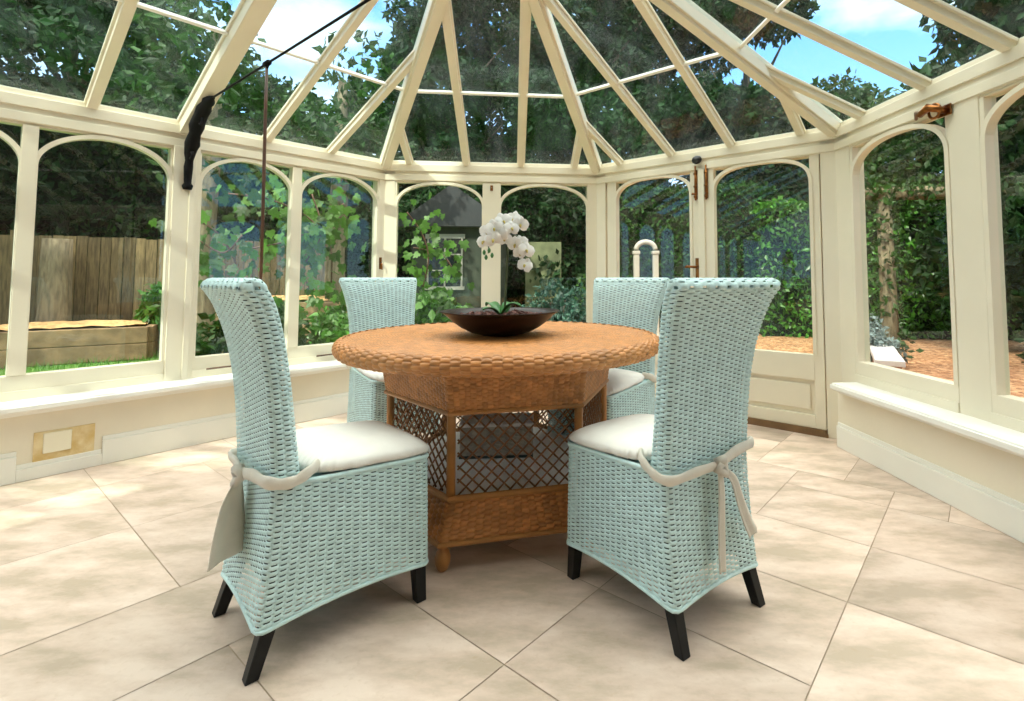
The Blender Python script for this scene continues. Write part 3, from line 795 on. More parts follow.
def rim(u, v):
    a = u*2*PI; th = -1.95+(1.95+PI/2)*v
    r = TR_-.034+.034*np.cos(th); z = TZ-.034+.034*np.sin(th)
    return np.stack([r*np.cos(a), r*np.sin(a), z], -1)
weave_mesh('table_rim', rim, 130, 6, M['cane'], top_root, amp=.004, rad=.006, holes=False, out=1, contrast=.22)
mb = MB(); mb.lathe([(.05, TZ-.062), (TR_-.05, TZ-.062), (TR_-.045, TZ-.012), (.05, TZ-.012)], seg=64); mb.build('tabletop_board', M['rattan_dark'], top_root, smooth=False)
def hexpath(r, rot=0):
    pts = [(r*math.cos(A0+k*PI/3), r*math.sin(A0+k*PI/3)) for k in range(6)]; return np.array(pts+[pts[0]])
def hexwall(ra, za, rb, zb):
    pa = hexpath(1)
    def f(u, v):
        p = resample(pa, u); r = ra+(rb-ra)*v; return np.stack([p[..., 0]*r, p[..., 1]*r, za+(zb-za)*v], -1)
    return f
weave_mesh('apron', hexwall(.515, .545, .545, TZ-.06), 150, 10, M['cane'], t, amp=.003, rad=.005, holes=False, contrast=.22)
weave_mesh('base_skirt', hexwall(.575, .100, .505, .228), 114, 8, M['cane'], t, amp=.005, rad=.0075, holes=False, contrast=.22)
for r_, z_, rd in ((.515, .545, .010), (.507, .232, .013), (.577, .100, .010)):
    pa = hexpath(r_); mb = MB(); mb.tube([V3(x, y, z_) for x, y in pa[:-1]], rd, 8, closed=True); mb.build('edge_pole', M['canepole'], t, smooth=False)
mb = MB(); pa = hexpath(.49); mb.prism([V3(x, y, .215) for x, y in pa[:-1]], V3(0, 0, .012)); mb.build('base_shelf', M['white_shelf'], t)
for k in range(6):
    a = A0+k*PI/3; cs, sn = math.cos(a), math.sin(a)
    mb = MB(); mb.tube([V3(.493*cs, .493*sn, .226), V3(.495*cs, .495*sn, .55), V3(.50*cs, .50*sn, .70)], .017, 10); mb.build('corner_post', M['canepole'], t, smooth=True)
    mb = MB(); mb.tube([V3(.470*math.cos(a+.05), .470*math.sin(a+.05), .226), V3(.472*math.cos(a+.05), .472*math.sin(a+.05), .55)], .008, 8)
    mb.lathe([(.012, 0), (.020, .008), (.027, .028), (.029, .048), (.023, .068), (.015, .080), (.019, .088), (.022, .105)], (.548*cs, .548*sn, 0), 16)
    mb.v = mb.v[16:]; mb.f = [tuple(i-16 for i in f) for f in mb.f if min(f) >= 16]; mb.m = mb.m[-len(mb.f):]
    mb.build('ball_foot', M['canepole'], t, smooth=True)
    # lattice panel between this post and the next
    b = A0+(k+1)*PI/3
    pa_, pb_ = V3(.485*cs, .485*sn, 0), V3(.485*math.cos(b), .485*math.sin(b), 0); ex = pb_-pa_; Lw = np.linalg.norm(ex); ex = ex/Lw; nrm = unit(V3(math.cos((a+b)/2), math.sin((a+b)/2), 0))
    z0, z1 = .235, .55; mb = MB(); h = z1-z0; st = .048
    for sgn in (1, -1):
        q = -h
        while q < Lw+h:
            # line x = q + sgn*(z)
            xa, xb = q, q+h
            za, zb = 0, h
            if xa < .02: za += .02-xa; xa = .02
            if xb > Lw-.02: zb -= xb-(Lw-.02); xb = Lw-.02
            if zb-za > .02:
                fx = (lambda x: x) if sgn > 0 else (lambda x: Lw-x)
                mb.tube([pa_+ex*fx(xa)+Z*(z0+za)+nrm*.003*sgn, pa_+ex*fx(xb)+Z*(z0+zb)+nrm*.003*sgn], .0036, 6)
            q += st
    mb.build('lattice_panel', M['rattan_dark'], t, smooth=True)

# a low woven box stored inside the table base
sb_ = thing('storage_box', 'low grey woven box standing on the shelf inside the table base', 'box', (-.325, 2.50, .2275), math.radians(4))
def box_wall(u, v):
    p = resample(rrect(1, -1, 1, .1), u); return np.stack([p[..., 0]*.165, p[..., 1]*.09, .004+.135*v], -1)
weave_mesh('woven_sides', box_wall, 60, 8, M['grey_weave'], sb_, amp=.0015, rad=.003, holes=False)
mb = MB(); mb.box((-.17, .17), (-.095, .095), (.139, .155)); mb.build('lid', M['white_shelf'], sb_, bevel=.004)
mb = MB(); mb.box((-.168, .168), (-.093, .093), (0, .012)); mb.build('base_board', M['gap_shade_and_board'], sb_)
# ------------------------------------------------------------------ bowl and orchid
BO = V3(-.302, 2.40, TZ+.001)
mb = MB(); mb.lathe([(.085, 0), (.095, .003), (.135, .013), (.18, .036), (.215, .062), (.240, .086), (.254, .098), (.272, .106), (.272, .110), (.248, .107), (.232, .092), (.20, .064), (.15, .034), (.08, .02)], (0, 0, 0), 56)
o = mb.build('bowl', M['bowl'], smooth=True); o.location = tuple(BO); tag(o, 'wide dark glazed bowl in the centre of the cane table', 'bowl')
# bark filling
mb = MB(); rnd = random.Random(4)
for k in range(240):
    r = .205*math.sqrt(rnd.random()); a = rnd.random()*2*PI; s = rnd.uniform(.010, .02)
    c = V3(r*math.cos(a), r*math.sin(a), .075+rnd.random()*.014); ax = unit(V3(rnd.gauss(0,1), rnd.gauss(0,1), rnd.gauss(0,.5))); ay = unit(np.cross(ax, V3(.3,.2,1))); az = np.cross(ax, ay)
    mb.box((-s, s), (-s*.6, s*.6), (-s*.35, s*.35), (c, ax, ay, az))
mb.lathe([(.05, .06), (.20, .064), (.205, .074), (.05, .078)], seg=32)
o = mb.build('bark_chips', M['bark']); o.location = tuple(BO); tag(o, 'reddish bark chips filling the dark bowl', 'bark', kind='stuff')
orc = thing('orchid', 'white orchid with arching stem planted in the dark bowl', 'plant', (BO[0], BO[1], 0))
def OP(px, py, dy=0):      # picture column/row turned into a point at the bowl's depth
    d = 2.40+dy; x = (px-566)/517.5*d; z = H+(278-py)/517.5*d*1.0
    return V3(x-BO[0], dy, z)
stem = smooth_path([OP(505, 309), OP(506, 290), OP(507, 262), OP(508.5, 240), OP(511, 226, -.01), OP(507, 219, -.03), OP(499, 222, -.05), OP(492, 230, -.06), OP(489, 243, -.07), OP(488, 254, -.08)], 6)
mb = MB(); mb.tube(stem, list(np.linspace(.0055, .0025, len(stem))), 7); mb.build('stem', M['stem'], orc, smooth=True)
st2 = smooth_path([OP(508.5, 242), OP(513, 236, .0), OP(519, 239, -.02), OP(523, 250, -.03), OP(525, 266, -.04)], 5)
mb = MB(); mb.tube(st2, list(np.linspace(.0035, .002, len(st2))), 7); mb.build('stem', M['stem'], orc, smooth=True)
def petal_mb(o, dirv, nrm, L, Wd, cup=.12):
    side = np.cross(nrm, dirv); mb_v = []; n1, n2 = 7, 5
    for i in range(n1):
        t_ = i/(n1-1); w = Wd*(math.sin(PI*min(1, t_*.9+.1))**.6)*(1 if t_ < .98 else .35)
        for j in range(n2):
            f = -1+2*j/(n2-1)
            mb_v.append(o+dirv*L*t_+side*w*f+nrm*(L*cup*math.sin(t_*2.2)-L*.10*f*f))
    F = [(i*n2+j, i*n2+j+1, (i+1)*n2+j+1, (i+1)*n2+j) for i in range(n1-1) for j in range(n2-1)]
    return mb_v, F
def flower(c, facing, r, roll=0):
    nrm = unit(facing); a = unit(np.cross(nrm, V3(0,0,1))); b = np.cross(a, nrm)
    mb = MB()
    for ang, L, Wd, dz in ((90, 1.0, .42, -.004), (215, .95, .40, -.004), (325, .95, .40, -.004), (172, 1.0, .62, .003), (8, 1.0, .62, .003)):
        th = math.radians(ang+roll); dv = a*math.cos(th)+b*math.sin(th)
        v_, f_ = petal_mb(c+nrm*dz, dv, nrm, r*L, r*Wd); mb.add(v_, f_)
    fo = mb.build('flower', M['petal'], orc, smooth=True)
    mb = MB(); mb.tube([c+nrm*.002, c+nrm*.012-b*.004, c+nrm*.016-b*.014], [.004, .006, .003], 7)
    mb.build('flower_lip', M['lip'], fo, smooth=True)
rnd = random.Random(2)
for px, py, dy, r in ((503, 222, -.07, 9.5), (513, 220, -.04, 9), (520, 225, -.05, 8.5), (494, 229, -.09, 9.5), (487, 232, -.06, 8), (511, 229, -.08, 8), (500, 236, -.09, 8.5), (484, 242, -.08, 8), (505, 240, -.06, 7.5), (493, 240, -.11, 8), (515, 245, -.05, 8), (521, 243, -.03, 7.5), (526, 251, -.06, 8.5), (519, 254, -.05, 6.5), (525, 266, -.06, 8)):
    flower(OP(px, py, dy), V3(rnd.uniform(-.5, .5), -1, rnd.uniform(-.25, .3)), r/517.5*2.4*1.05, rnd.uniform(-25, 25))
for px, py in ((489, 251), (486, 258), (492, 256), (484, 253)):
    c = OP(px, py, -.08); mb = MB(); mb.tube([c+Z*.012, c+Z*.006, c, c-Z*.008, c-Z*.012], [.002, .006, .008, .006, .002], 8); mb.build('bud', M['oleaf'], orc, smooth=True)
for (x0, y0, x1, y1, hgt, wd) in ((-.0, 0, -.075, -.05, .03, .026), (.0, 0, .10, -.04, .05, .024), (.01, .0, .05, .09, .05, .028), (0, 0, -.08, .08, .05, .028)):
    a = V3(x0-.0, y0, .872); b = V3(x1, y1, .885); mbv = []; n1 = 9
    dirv = unit(b-a); side = unit(np.cross(dirv, Z))
    for i in range(n1):
        t_ = i/(n1-1); w = wd*math.sin(PI*(.08+.9*t_))**.7; c = a+(b-a)*t_+Z*(hgt*math.sin(PI*t_*.8))
        mbv += [c-side*w+Z*.006, c, c+side*w+Z*.006]
    F = [(i*3+j, i*3+j+1, (i+1)*3+j+1, (i+1)*3+j) for i in range(n1-1) for j in range(2)]
    mb = MB(); mb.add(mbv, F); lf = mb.build('leaf', M['oleaf'], orc, smooth=True)
    so = lf.modifiers.new('s', 'SOLIDIFY'); so.thickness = .003

# ================================================================== the garden
GZ = -.06
mb = MB(); mb.box((-45, 45), (-30, 60), (GZ-.2, GZ)); tag(mb.build('ground', M['lawn']), 'lawn and soil of the garden around the conservatory', 'lawn', kind='structure')
mb = MB(); mb.prism([V3(.2, 5.6, GZ), V3(2.9, 3.3, GZ), V3(3.0, -2, GZ), V3(12, -2, GZ), V3(12, 9.6, GZ), V3(1.0, 10.3, GZ)], V3(0, 0, .02))
tag(mb.build('gravel_ground', M['gravel']), 'orange gravel yard outside the doors and right windows', 'gravel', kind='structure')

def leaves(n, pts, size, jit=.35, aspect=.55, flat=0.0, seed=0):
    """n leaf quads (folded rhombi as two triangles -> quads) at pts"""
    r = np.random.default_rng(seed)
    n = len(pts); s = size*(1+jit*r.uniform(-1, 1, n))
    a = r.normal(size=(n, 3)); a[:, 2] -= .5; a /= np.linalg.norm(a, axis=1, keepdims=True)
    up = r.normal(size=(n, 3))+np.array([0, 0, flat]); b = np.cross(a, up); b /= np.linalg.norm(b, axis=1, keepdims=True)
    nn = np.cross(a, b)
    p0 = pts; p1 = pts+a*(s*.45)[:, None]+b*(s*aspect*.5)[:, None]+nn*(s*.06)[:, None]; p2 = pts+a*s[:, None]; p3 = pts+a*(s*.45)[:, None]-b*(s*aspect*.5)[:, None]+nn*(s*.06)[:, None]
    V = np.stack([p0, p1, p2, p3], 1).reshape(-1, 3); Q = np.arange(4*n).reshape(-1, 4)
    return V, Q, np.repeat(r.uniform(.45, 1.35, n), 4)
def blob_points(r, n, blobs):
    w = np.array([b[3]*b[4]*b[5] for b in blobs])**.8; idx = r.choice(len(blobs), n, p=w/w.sum())
    d = r.normal(size=(n, 3)); d /= np.linalg.norm(d, axis=1, keepdims=True)
    rad = r.uniform(.55, 1.0, n)**.6
    B = np.array(blobs)
    return B[idx, :3]+d*rad[:, None]*B[idx, 3:6]
def tree(name, label, cat, x, y, h, w, m, n=9000, leaf=.16, base=.6, seed=1, group=None, trunk=.14, blobs=36):
    r = np.random.default_rng(seed)
    t = thing(name, label, cat, (x, y, GZ), group=group)
    bl = []
    for k in range(blobs):
        zf = r.uniform(0, 1); z = base+(h-base)*zf
        rad = w*(.35+.65*math.sin(PI*min(1, .15+.8*zf)))*math.sqrt(r.uniform(.05, 1)); a = r.uniform(0, 2*PI)
        s = w*r.uniform(.28, .5)
        bl.append((rad*math.cos(a)*.8, rad*math.sin(a)*.8, z-s*.3, s, s, s*.75))
    V, Q, tn = leaves(n, blob_points(r, n, bl), leaf, seed=seed+50)
    np_mesh('foliage', V, Q, m, t, smooth=False, attr=tn)
    mb = MB(); mb.tube([(0, 0, 0), (.05*w*.3, .02, h*.25), (-.04, .05, h*.5), (.05, 0, h*.85)], [trunk*1.25, trunk, trunk*.7, trunk*.2], 9)
    for k in range(5):
        a = r.uniform(0, 2*PI); z = h*r.uniform(.3, .6); mb.tube([(0, 0, z), (w*.35*math.cos(a), w*.35*math.sin(a), z+h*.12), (w*.7*math.cos(a), w*.7*math.sin(a), z+h*.2)], [trunk*.45, trunk*.3, trunk*.08], 6)
    mb.build('trunk', M['bark_trunk'], t, smooth=True)
    return t
def az(px): return (px-566)/517.5
# (column in the picture, distance, height, half width, material, label)
TREES = [
 (-700, 12.0, 8.5, 2.6, 'leaf_dark', 'dark tree outside the far left roof panes, beyond the picture edge'),
 (-150, 14.8, 11, 2.8, 'leaf_dark', 'tall dark tree over the fence at the left picture edge'),
 (60, 13.8, 10.2, 2.7, 'leaf_dark', 'dark dense tree over the board fence, behind the first whole arched pane'),
 (160, 14.5, 6.2, 2.5, 'leaf_mid', 'lower tree under the patch of sky, beside the iron bracket'),
 (285, 14.0, 5.7, 2.0, 'leaf_mid', 'lower tree under open sky behind the hanging pole'),
 (385, 15.5, 7.4, 1.8, 'leaf_mid', 'feathery tree against the sky left of the middle roof facet'),
 (445, 13.0, 9.2, 2.1, 'leaf_dark', 'tall tree behind the left half of the middle roof facet'),
 (515, 14.5, 10.4, 2.3, 'leaf_mid', 'tall sunlit tree behind the centre of the roof, above the orchid'),
 (590, 12.5, 9.4, 2.1, 'leaf_dark', 'tall dark tree behind the roof corner above the door post'),
 (665, 13.5, 9.8, 2.3, 'leaf_dark', 'tall dark tree seen in the roof above the double doors'),
 (750, 12.5, 8.6, 1.9, 'leaf_dark', 'dark tree in the roof just left of the right hip rafter'),
 (850, 14.0, 5.5, 2.0, 'leaf_mid', 'low tree under the blue patch of sky at the right'),
 (960, 14.5, 5.5, 2.0, 'leaf_mid', 'low tree under the blue sky, above the right hedge'),
 (1110, 10.0, 7.6, 2.1, 'leaf_dark', 'tall dark tree at the top right picture corner'),
 (1400, 9.5, 8.0, 2.4, 'leaf_dark', 'dark tree beyond the right picture edge'),
]
for k, (px, d, h, w, m, lab) in enumerate(TREES):
    sc_ = math.sqrt(1+az(px)**2); yy = d/sc_
    tree('garden_tree', lab, 'tree', az(px)*yy, yy, h, w, M[m], 36000 if h > 7 else 20000, .17, .2, 20+k, 'trees around the conservatory')

# hedge of glossy leaves ------------------------------------------------------------------
def hedge(name, label, a, b, h, th, m, n, leaf, seed):
    a, b = V3(*a, GZ), V3(*b, GZ); ex = unit(b-a); L = np.linalg.norm(b-a); ey = V3(-ex[1], ex[0], 0)
    t = thing(name, label, 'hedge', tuple(a))
    mb = MB(); mb.box((.1, L-.1), (-th/2+.26, th/2-.26), (0, h-.15), (V3(0,0,0), ex, ey, Z)); mb.build('twig_core', M['core'], t)
    r = np.random.default_rng(seed); p = np.stack([r.uniform(0, L, n), r.choice([-1, 1], n)*(th/2-r.uniform(0, .14, n)), r.uniform(0.02, h, n)], 1)
    k = n//5; p[:k, 1] = r.uniform(-th/2, th/2, k); p[:k, 2] = h-r.uniform(0, .15, k)
    p[:, 1] += .10*np.sin(p[:, 0]*2.3)+.08*np.sin(p[:, 2]*4+p[:, 0]*5); p[:, 2] += .06*np.sin(p[:, 0]*3.1)*(p[:, 2]/h)
    P = p[:, :1]*ex+p[:, 1:2]*ey+p[:, 2:3]*Z
    V, Q, tn = leaves(n, P, leaf, seed=seed+9)
    np_mesh('foliage', V, Q, m, t, smooth=False, attr=tn)
    return t
hedge('hedge', 'glossy green hedge behind the gravel, right of the doors', (3.6, 9.9), (11.5, 8.6), 2.5, .8, M['leaf_hedge'], 22000, .11, 3)
hedge('hedge', 'tall plain hedge filling the misty right door pane', (.9, 10.6), (4.2, 10.3), 2.9, .8, M['leaf_yew'], 12000, .10, 4)
hedge('hedge', 'dark hedge behind the middle back windows', (-3.9, 11.9), (.9, 11.7), 2.9, .8, M['leaf_dark'], 16000, .12, 5)
hedge('hedge', 'tall dark hedge rising behind the board fence', (-15, 6.0), (-4.6, 12.6), 3.3, 1.0, M['leaf_dark'], 30000, .13, 6)
hedge('hedge', 'tall dark hedge at the far back, behind all the tree trunks', (-9, 18.0), (9, 18.0), 4.2, 1.0, M['leaf_dark'], 24000, .2, 7)
hedge('hedge', 'dark hedge far right behind the gravel yard', (8, 14.5), (17, 6.0), 3.6, 1.0, M['leaf_dark'], 16000, .2, 8)

# board fence on the left -------------------------------------------------------------------
def fence():
    a, b = V3(-13, 4.2, GZ), V3(-4.3, 9.6, GZ); ex = unit(b-a); L = np.linalg.norm(b-a); ey = V3(-ex[1], ex[0], 0)
    t = thing('board_fence', 'weathered vertical board fence outside the left windows', 'fence', tuple(a))
    mb = MB(); x = 0; rnd = random.Random(8); tn = []
    while x < L:
        w = rnd.uniform(.12, .15); n0 = len(mb.v); hh = 1.72+rnd.uniform(-.02, .02); dy = rnd.choice([0, .015])
        mb.box((x, x+w-.008), (dy, dy+.02), (.02, hh), (V3(0,0,0), ex, ey, Z)); tn += [rnd.uniform(.6, 1.25)]*(len(mb.v)-n0); x += w
    o = mb.build('boards', M['timber'], t); at = o.data.attributes.new('tint', 'FLOAT', 'POINT'); at.data.foreach_set('value', np.array(tn, np.float32))
    k = 0
    while k*2.0 < L:
        mb = MB(); mb.box((k*2.0, k*2.0+.1), (-.09, 0), (0, 1.78), (V3(0,0,0), ex, ey, Z)); o = mb.build('post', M['timber'], t)
        at = o.data.attributes.new('tint', 'FLOAT', 'POINT'); at.data.foreach_set('value', np.full(len(mb.v), .8, np.float32)); k += 1
    for z in (.35, 1.35):
        mb = MB(); mb.box((0, L), (.035, .075), (z, z+.08), (V3(0,0,0), ex, ey, Z)); o = mb.build('rail', M['timber'], t)
        at = o.data.attributes.new('tint', 'FLOAT', 'POINT'); at.data.foreach_set('value', np.full(len(mb.v), .8, np.float32))
fence()
# raised beds -------------------------------------------------------------------------------
def bed(label, c, rz, lx, ly, h):
    t = thing('raised_bed', label, 'raised bed', (*c, GZ), rz)
    mb = MB()
    for s in (-1, 1):
        for q in range(2):
            z = q*h/2
            mb.box((-lx, lx), (s*ly-.05, s*ly+.05), (z+.004, z+h/2)); mb.box((s*lx-.05, s*lx+.05), (-ly+.05, ly-.05), (z+.004, z+h/2))
    mb.build('timber_sides', M['sleeper'], t, bevel=.01)
    mb = MB(); N_ = 24; g = np.linspace(-1, 1, N_); r = np.random.default_rng(2)
    vs = [(x*(lx-.05), y*(ly-.05), h+.01+.03*r.random()+.05*(1-x*x)*(1-y*y)) for y in g for x in g]
    mb.add(vs, [(j*N_+i, j*N_+i+1, (j+1)*N_+i+1, (j+1)*N_+i) for j in range(N_-1) for i in range(N_-1)]); mb.build('mulch', M['mulch'], t)
bed('timber raised bed with straw mulch before the board fence, added in place of a table reflection', (-6.75, 7.0), math.radians(32), .95, .45, .44)  # added where the panes reflect the dining table
bed('timber raised bed with sunlit straw behind the vine leaves', (-4.3, 8.0), math.radians(10), 1.0, .5, .75)
# a few trunks behind the vine; the first, pale one stands in for a reflection
for k, (px, d, rad, lab) in enumerate(((55, 9.0, .18, 'thick pale cut trunk added in place of a reflection, in front of the board fence'), (203, 6.6, .12, 'bare trunk just right of the bracket post, low down'), (335, 7.5, .15, 'mossy trunk behind the far left chair'))):
    sc_ = math.sqrt(1+az(px)**2); yy = d/sc_*1.15
    t = thing('tree_trunk', lab, 'tree trunk', (az(px)*yy, yy, GZ))
    mb = MB()
    if k == 0: mb.tube([(0, 0, 0), (.03, 0, .6), (.0, .02, 1.3), (.02, 0, 1.66)], [rad*1.3, rad, rad*.95, rad*.9], 14)
    else: mb.tube([(0, 0, 0), (.03, .0, .6), (-.02, .02, 1.4), (.05, 0, 2.6), (.0, .1, 4.2)], [rad*1.3, rad, rad*.95, rad*.85, rad*.4], 12)
    mb.build('bark', M['pale_bark'], t, smooth=True)
    if k == 0: continue
    r = np.random.default_rng(70+k); P = blob_points(r, 1600, [(r.uniform(-.6, .6), r.uniform(-.4, .6), r.uniform(2.4, 4.4), .6, .6, .5) for _ in range(8)])
    V, Q, tn = leaves(0, P, .14, seed=k+90); np_mesh('foliage', V, Q, M['leaf_mid'], t, smooth=False, attr=tn)

# vine with broad lobed leaves -----------------------------------------------------------------
def vine(label, strands, n_per, size, seed):
    t = thing('grape_vine', label, 'vine')
    r = np.random.default_rng(seed); mb = MB(); Vs = []; Fs = []; tn = []
    lob = [(0, 0), (.30, -.10), (.52, .18), (.34, .34), (.46, .66), (.20, .62), (0, 1.0), (-.20, .62), (-.46, .66), (-.34, .34), (-.52, .18), (-.30, -.10)]
    base = 0; V = []; F = []
    for st in strands:
        sp = smooth_path(st, 8); mb.tube(sp, .007, 6)
        for k in range(n_per):
            p = sp[r.integers(0, len(sp))]+r.normal(size=3)*np.array([.13, .10, .13]); s = size*r.uniform(.6, 1.25)
            a = unit(np.array([r.normal()*.6, r.normal()*.4, -1+.5*r.normal()])); nr = unit(np.array([r.normal()*.5, -1, .5+r.normal()*.5])); b = unit(np.cross(a, nr)); nr = np.cross(b, a)
            pts = [p+a*s*y+b*s*x+nr*s*(.10*abs(x)-.06*y) for x, y in lob]
            c = p+a*s*.38
            V += [c]+pts
            for q in range(12): F.append((base, base+1+q, base+1+(q+1) % 12))
            tn += [r.uniform(.35, 1.5)]*13; base += 13
    np_mesh('leaves', np.array(V), np.array(F), M['leaf_vine'], t, smooth=False, attr=tn)
    mb.build('stem', M['rustpole'], t, smooth=True)
def out(w, s, n, z): return W(w, s, -n, z)
vine('vine with broad pale green leaves outside the right pane of the left wall', [
  [out('A', -.9, .9, 1.75), out('A', -.65, .75, 1.72), out('A', -.35, .7, 1.6), out('A', -.15, .65, 1.35), out('A', -.1, .7, 1.0)],
  [out('A', -.7, .9, 1.3), out('A', -.45, .75, 1.38), out('A', -.2, .7, 1.55), out('A', 0, .7, 1.75)],
  [out('A', -.3, .7, 1.8), out('A', -.25, .6, 1.45), out('A', -.35, .7, 1.15), out('A', -.3, .7, .95)]], 85, .095, 21)
vine('vine leaves hanging outside the pane behind the near left chair', [
  [out('A', -1.3, .9, 1.55), out('A', -1.1, .8, 1.48), out('A', -.95, .8, 1.35), out('A', -.85, .8, 1.15)],
  [out('A', -1.1, .9, 1.35), out('A', -.95, .8, 1.25), out('A', -.82, .8, 1.4)]], 36, .095, 22)
vine('vine leaves climbing beside the dark outbuilding window', [
  [out('C', .05, .7, 1.7), out('C', .18, .8, 1.5), out('C', .25, .8, 1.25), out('C', .2, .8, .95)],
  [out('C', .1, .8, 1.35), out('C', .35, .9, 1.3), out('C', .48, .9, 1.15)]], 44, .095, 23)

# low shrubs --------------------------------------------------------------------------------------
def shrub(name, label, x, y, h, w, m, n, leaf, seed, cat='shrub'):
    t = thing(name, label, cat, (x, y, GZ))
    r = np.random.default_rng(seed); bl = [(r.uniform(-.5, .5)*w, r.uniform(-.5, .5)*w, h*r.uniform(.2, .72), w*.55, w*.55, h*.3) for _ in range(9)]
    P = blob_points(r, n, bl); P[:, 2] = np.abs(P[:, 2])+.02
    V, Q, tn = leaves(n, P, leaf, seed=seed+5); np_mesh('foliage', V, Q, m, t, smooth=False, attr=tn)
    mb = MB()
    for k in range(6):
        a = k*PI/3; mb.tube([(0, 0, 0), (.2*w*math.cos(a), .2*w*math.sin(a), h*.4), (.4*w*math.cos(a), .4*w*math.sin(a), h*.75)], [.02, .014, .006], 6)
    mb.build('stem', M['bark_trunk'], t, smooth=True)
shrub('leafy_shrub', 'bright green bush low outside the left middle pane', -1.35, 5.9, 1.0, .42, M['leaf_vine'], 1100, .12, 31)
shrub('leafy_shrub', 'bluish dark bush low in the right middle pane', -.12, 7.6, 1.05, .55, M['leaf_teal'], 2600, .09, 32)
shrub('leafy_shrub', 'yellow green bush beside the door post', .35, 8.2, 1.2, .35, M['leaf_vine'], 900, .10, 33)
shrub('leafy_shrub', 'green plant in front of the fence, right of the raised bed', -6.05, 7.75, 1.1, .45, M['leaf_hedge'], 2000, .12, 34)
shrub('leafy_shrub', 'low green plants under the pane behind the near left chair', -3.3, 5.6, .9, .6, M['leaf_mid'], 2200, .11, 35)
shrub('leafy_shrub', 'low dark green bush under the vine, left of the table', -2.85, 7.0, .75, .6, M['leaf_hedge'], 2200, .11, 36)
shrub('grey_shrub', 'grey blue foliage plant at the corner of the pale kerb', 3.75, 6.65, .62, .40, M['lavender'], 1800, .07, 37)
# garden walls, and outbuilding standing in for a house reflection ---------------------------------------------------------------------
t = thing('outbuilding', 'dark stone outbuilding with a small paned window behind the vine, added for a house reflection', 'outbuilding', (-2.0, 9.2, GZ))
mb = MB(); mb.box((-.75, .75), (0, 1.6), (0, 2.05)); mb.build('stone_walls', M['stone'], t)
mb = MB(); mb.prism([V3(-.95, -.2, 2.0), V3(.95, -.2, 2.0), V3(.95, -.2, 2.08), V3(0, -.2, 2.75), V3(-.95, -.2, 2.08)], V3(0, 2.0, 0)); mb.build('slate_roof', M['slate'], t)
mb = MB(); x0, x1, z0, z1 = -.45, .15, .95, 1.80
mb.box((x0-.05, x1+.05), (-.03, .0), (z1, z1+.08)); mb.box((x0-.05, x1+.05), (-.05, .0), (z0-.06, z0))
for k in range(3): xx = x0+(x1-x0)*k/2; mb.box((xx-.014, xx+.014), (-.03, 0), (z0, z1))
for k in range(1, 3): zz = z0+(z1-z0)*k/3; mb.box((x0, x1), (-.028, 0), (zz-.011, zz+.011))
fw = mb.build('window_frame', M['white_wood'], t)
mb = MB(); mb.box((x0, x1), (-.012, .0), (z0, z1)); mb.build('window_pane', M['dark_pane'], fw)
mb = MB(); mb.box((-.4, .35), (0, .3), (0, 1.85)); o = mb.build('garden_wall', M['pale_wall']); o.location = (-.45, 10.8, GZ); tag(o, 'pale sunlit garden wall seen through the right middle pane', 'wall', kind='structure')
# white arbour seen in the left door leaf
t = thing('garden_arbour', 'white arched arbour seen through the left door leaf', 'arbour', (1.42, 9.2, GZ))
for x in (-.17, .17):
    mb = MB(); mb.box((x-.05, x+.05), (-.05, .05), (0, 1.56)); mb.box((x-.075, x+.075), (-.075, .075), (0, .12)); mb.box((x-.065, x+.065), (-.065, .065), (1.52, 1.58)); mb.build('arbour_post', M['white_wood'], t, bevel=.01)
mb = MB(); mb.tube([V3(.17*math.cos(a), 0, 1.60+.14*math.sin(a)) for a in np.linspace(0, PI, 17)], .045, 8); mb.build('arbour_arch', M['white_wood'], t, smooth=True)
# ivy clad arch outside the right window
t = thing('ivy_arch', 'rustic timber arch clad in ivy outside the right window', 'garden arch', (4.95, 7.1, GZ))
for x in (-.55, 1.9):
    mb = MB(); mb.tube([(x, 0, 0), (x+.02, .02, 1.0), (x-.02, 0, 2.35)], [.12, .10, .09], 10); mb.build('arch_post', M['pale_bark'], t, smooth=True)
mb = MB(); mb.tube([(-1.0, 0, 2.25), (.6, .05, 2.30), (2.4, 0, 2.25)], [.09, .10, .09], 10); mb.build('arch_beam', M['pale_bark'], t, smooth=True)
r = np.random.default_rng(44)
P = np.concatenate([np.stack([-.55+r.normal(size=700)*.14, r.normal(size=700)*.14, r.uniform(0, 2.4, 700)], 1), np.stack([1.9+r.normal(size=700)*.14, r.normal(size=700)*.14, r.uniform(0, 2.4, 700)], 1), np.stack([r.uniform(-1.1, 2.5, 1400), r.normal(size=1400)*.13, 2.28+r.normal(size=1400)*.12], 1)])
V, Q, tn = leaves(0, P, .10, seed=45); np_mesh('ivy', V, Q, M['leaf_mid'], t, smooth=False, attr=tn)
# raised kerb with brick side
t = thing('kerb_bed', 'pale kerb on red brick edging the gravel outside the right window', 'kerb', (3.25, 5.25, GZ), math.radians(62))
mb = MB(); mb.box((0, 2.2), (-.10, .10), (0, .22)); mb.build('brick_course', M['brick'], t)
mb = MB(); mb.box((-.03, 2.23), (-.13, .13), (.22, .28)); mb.build('kerb_stone', M['kerb'], t, bevel=.008)
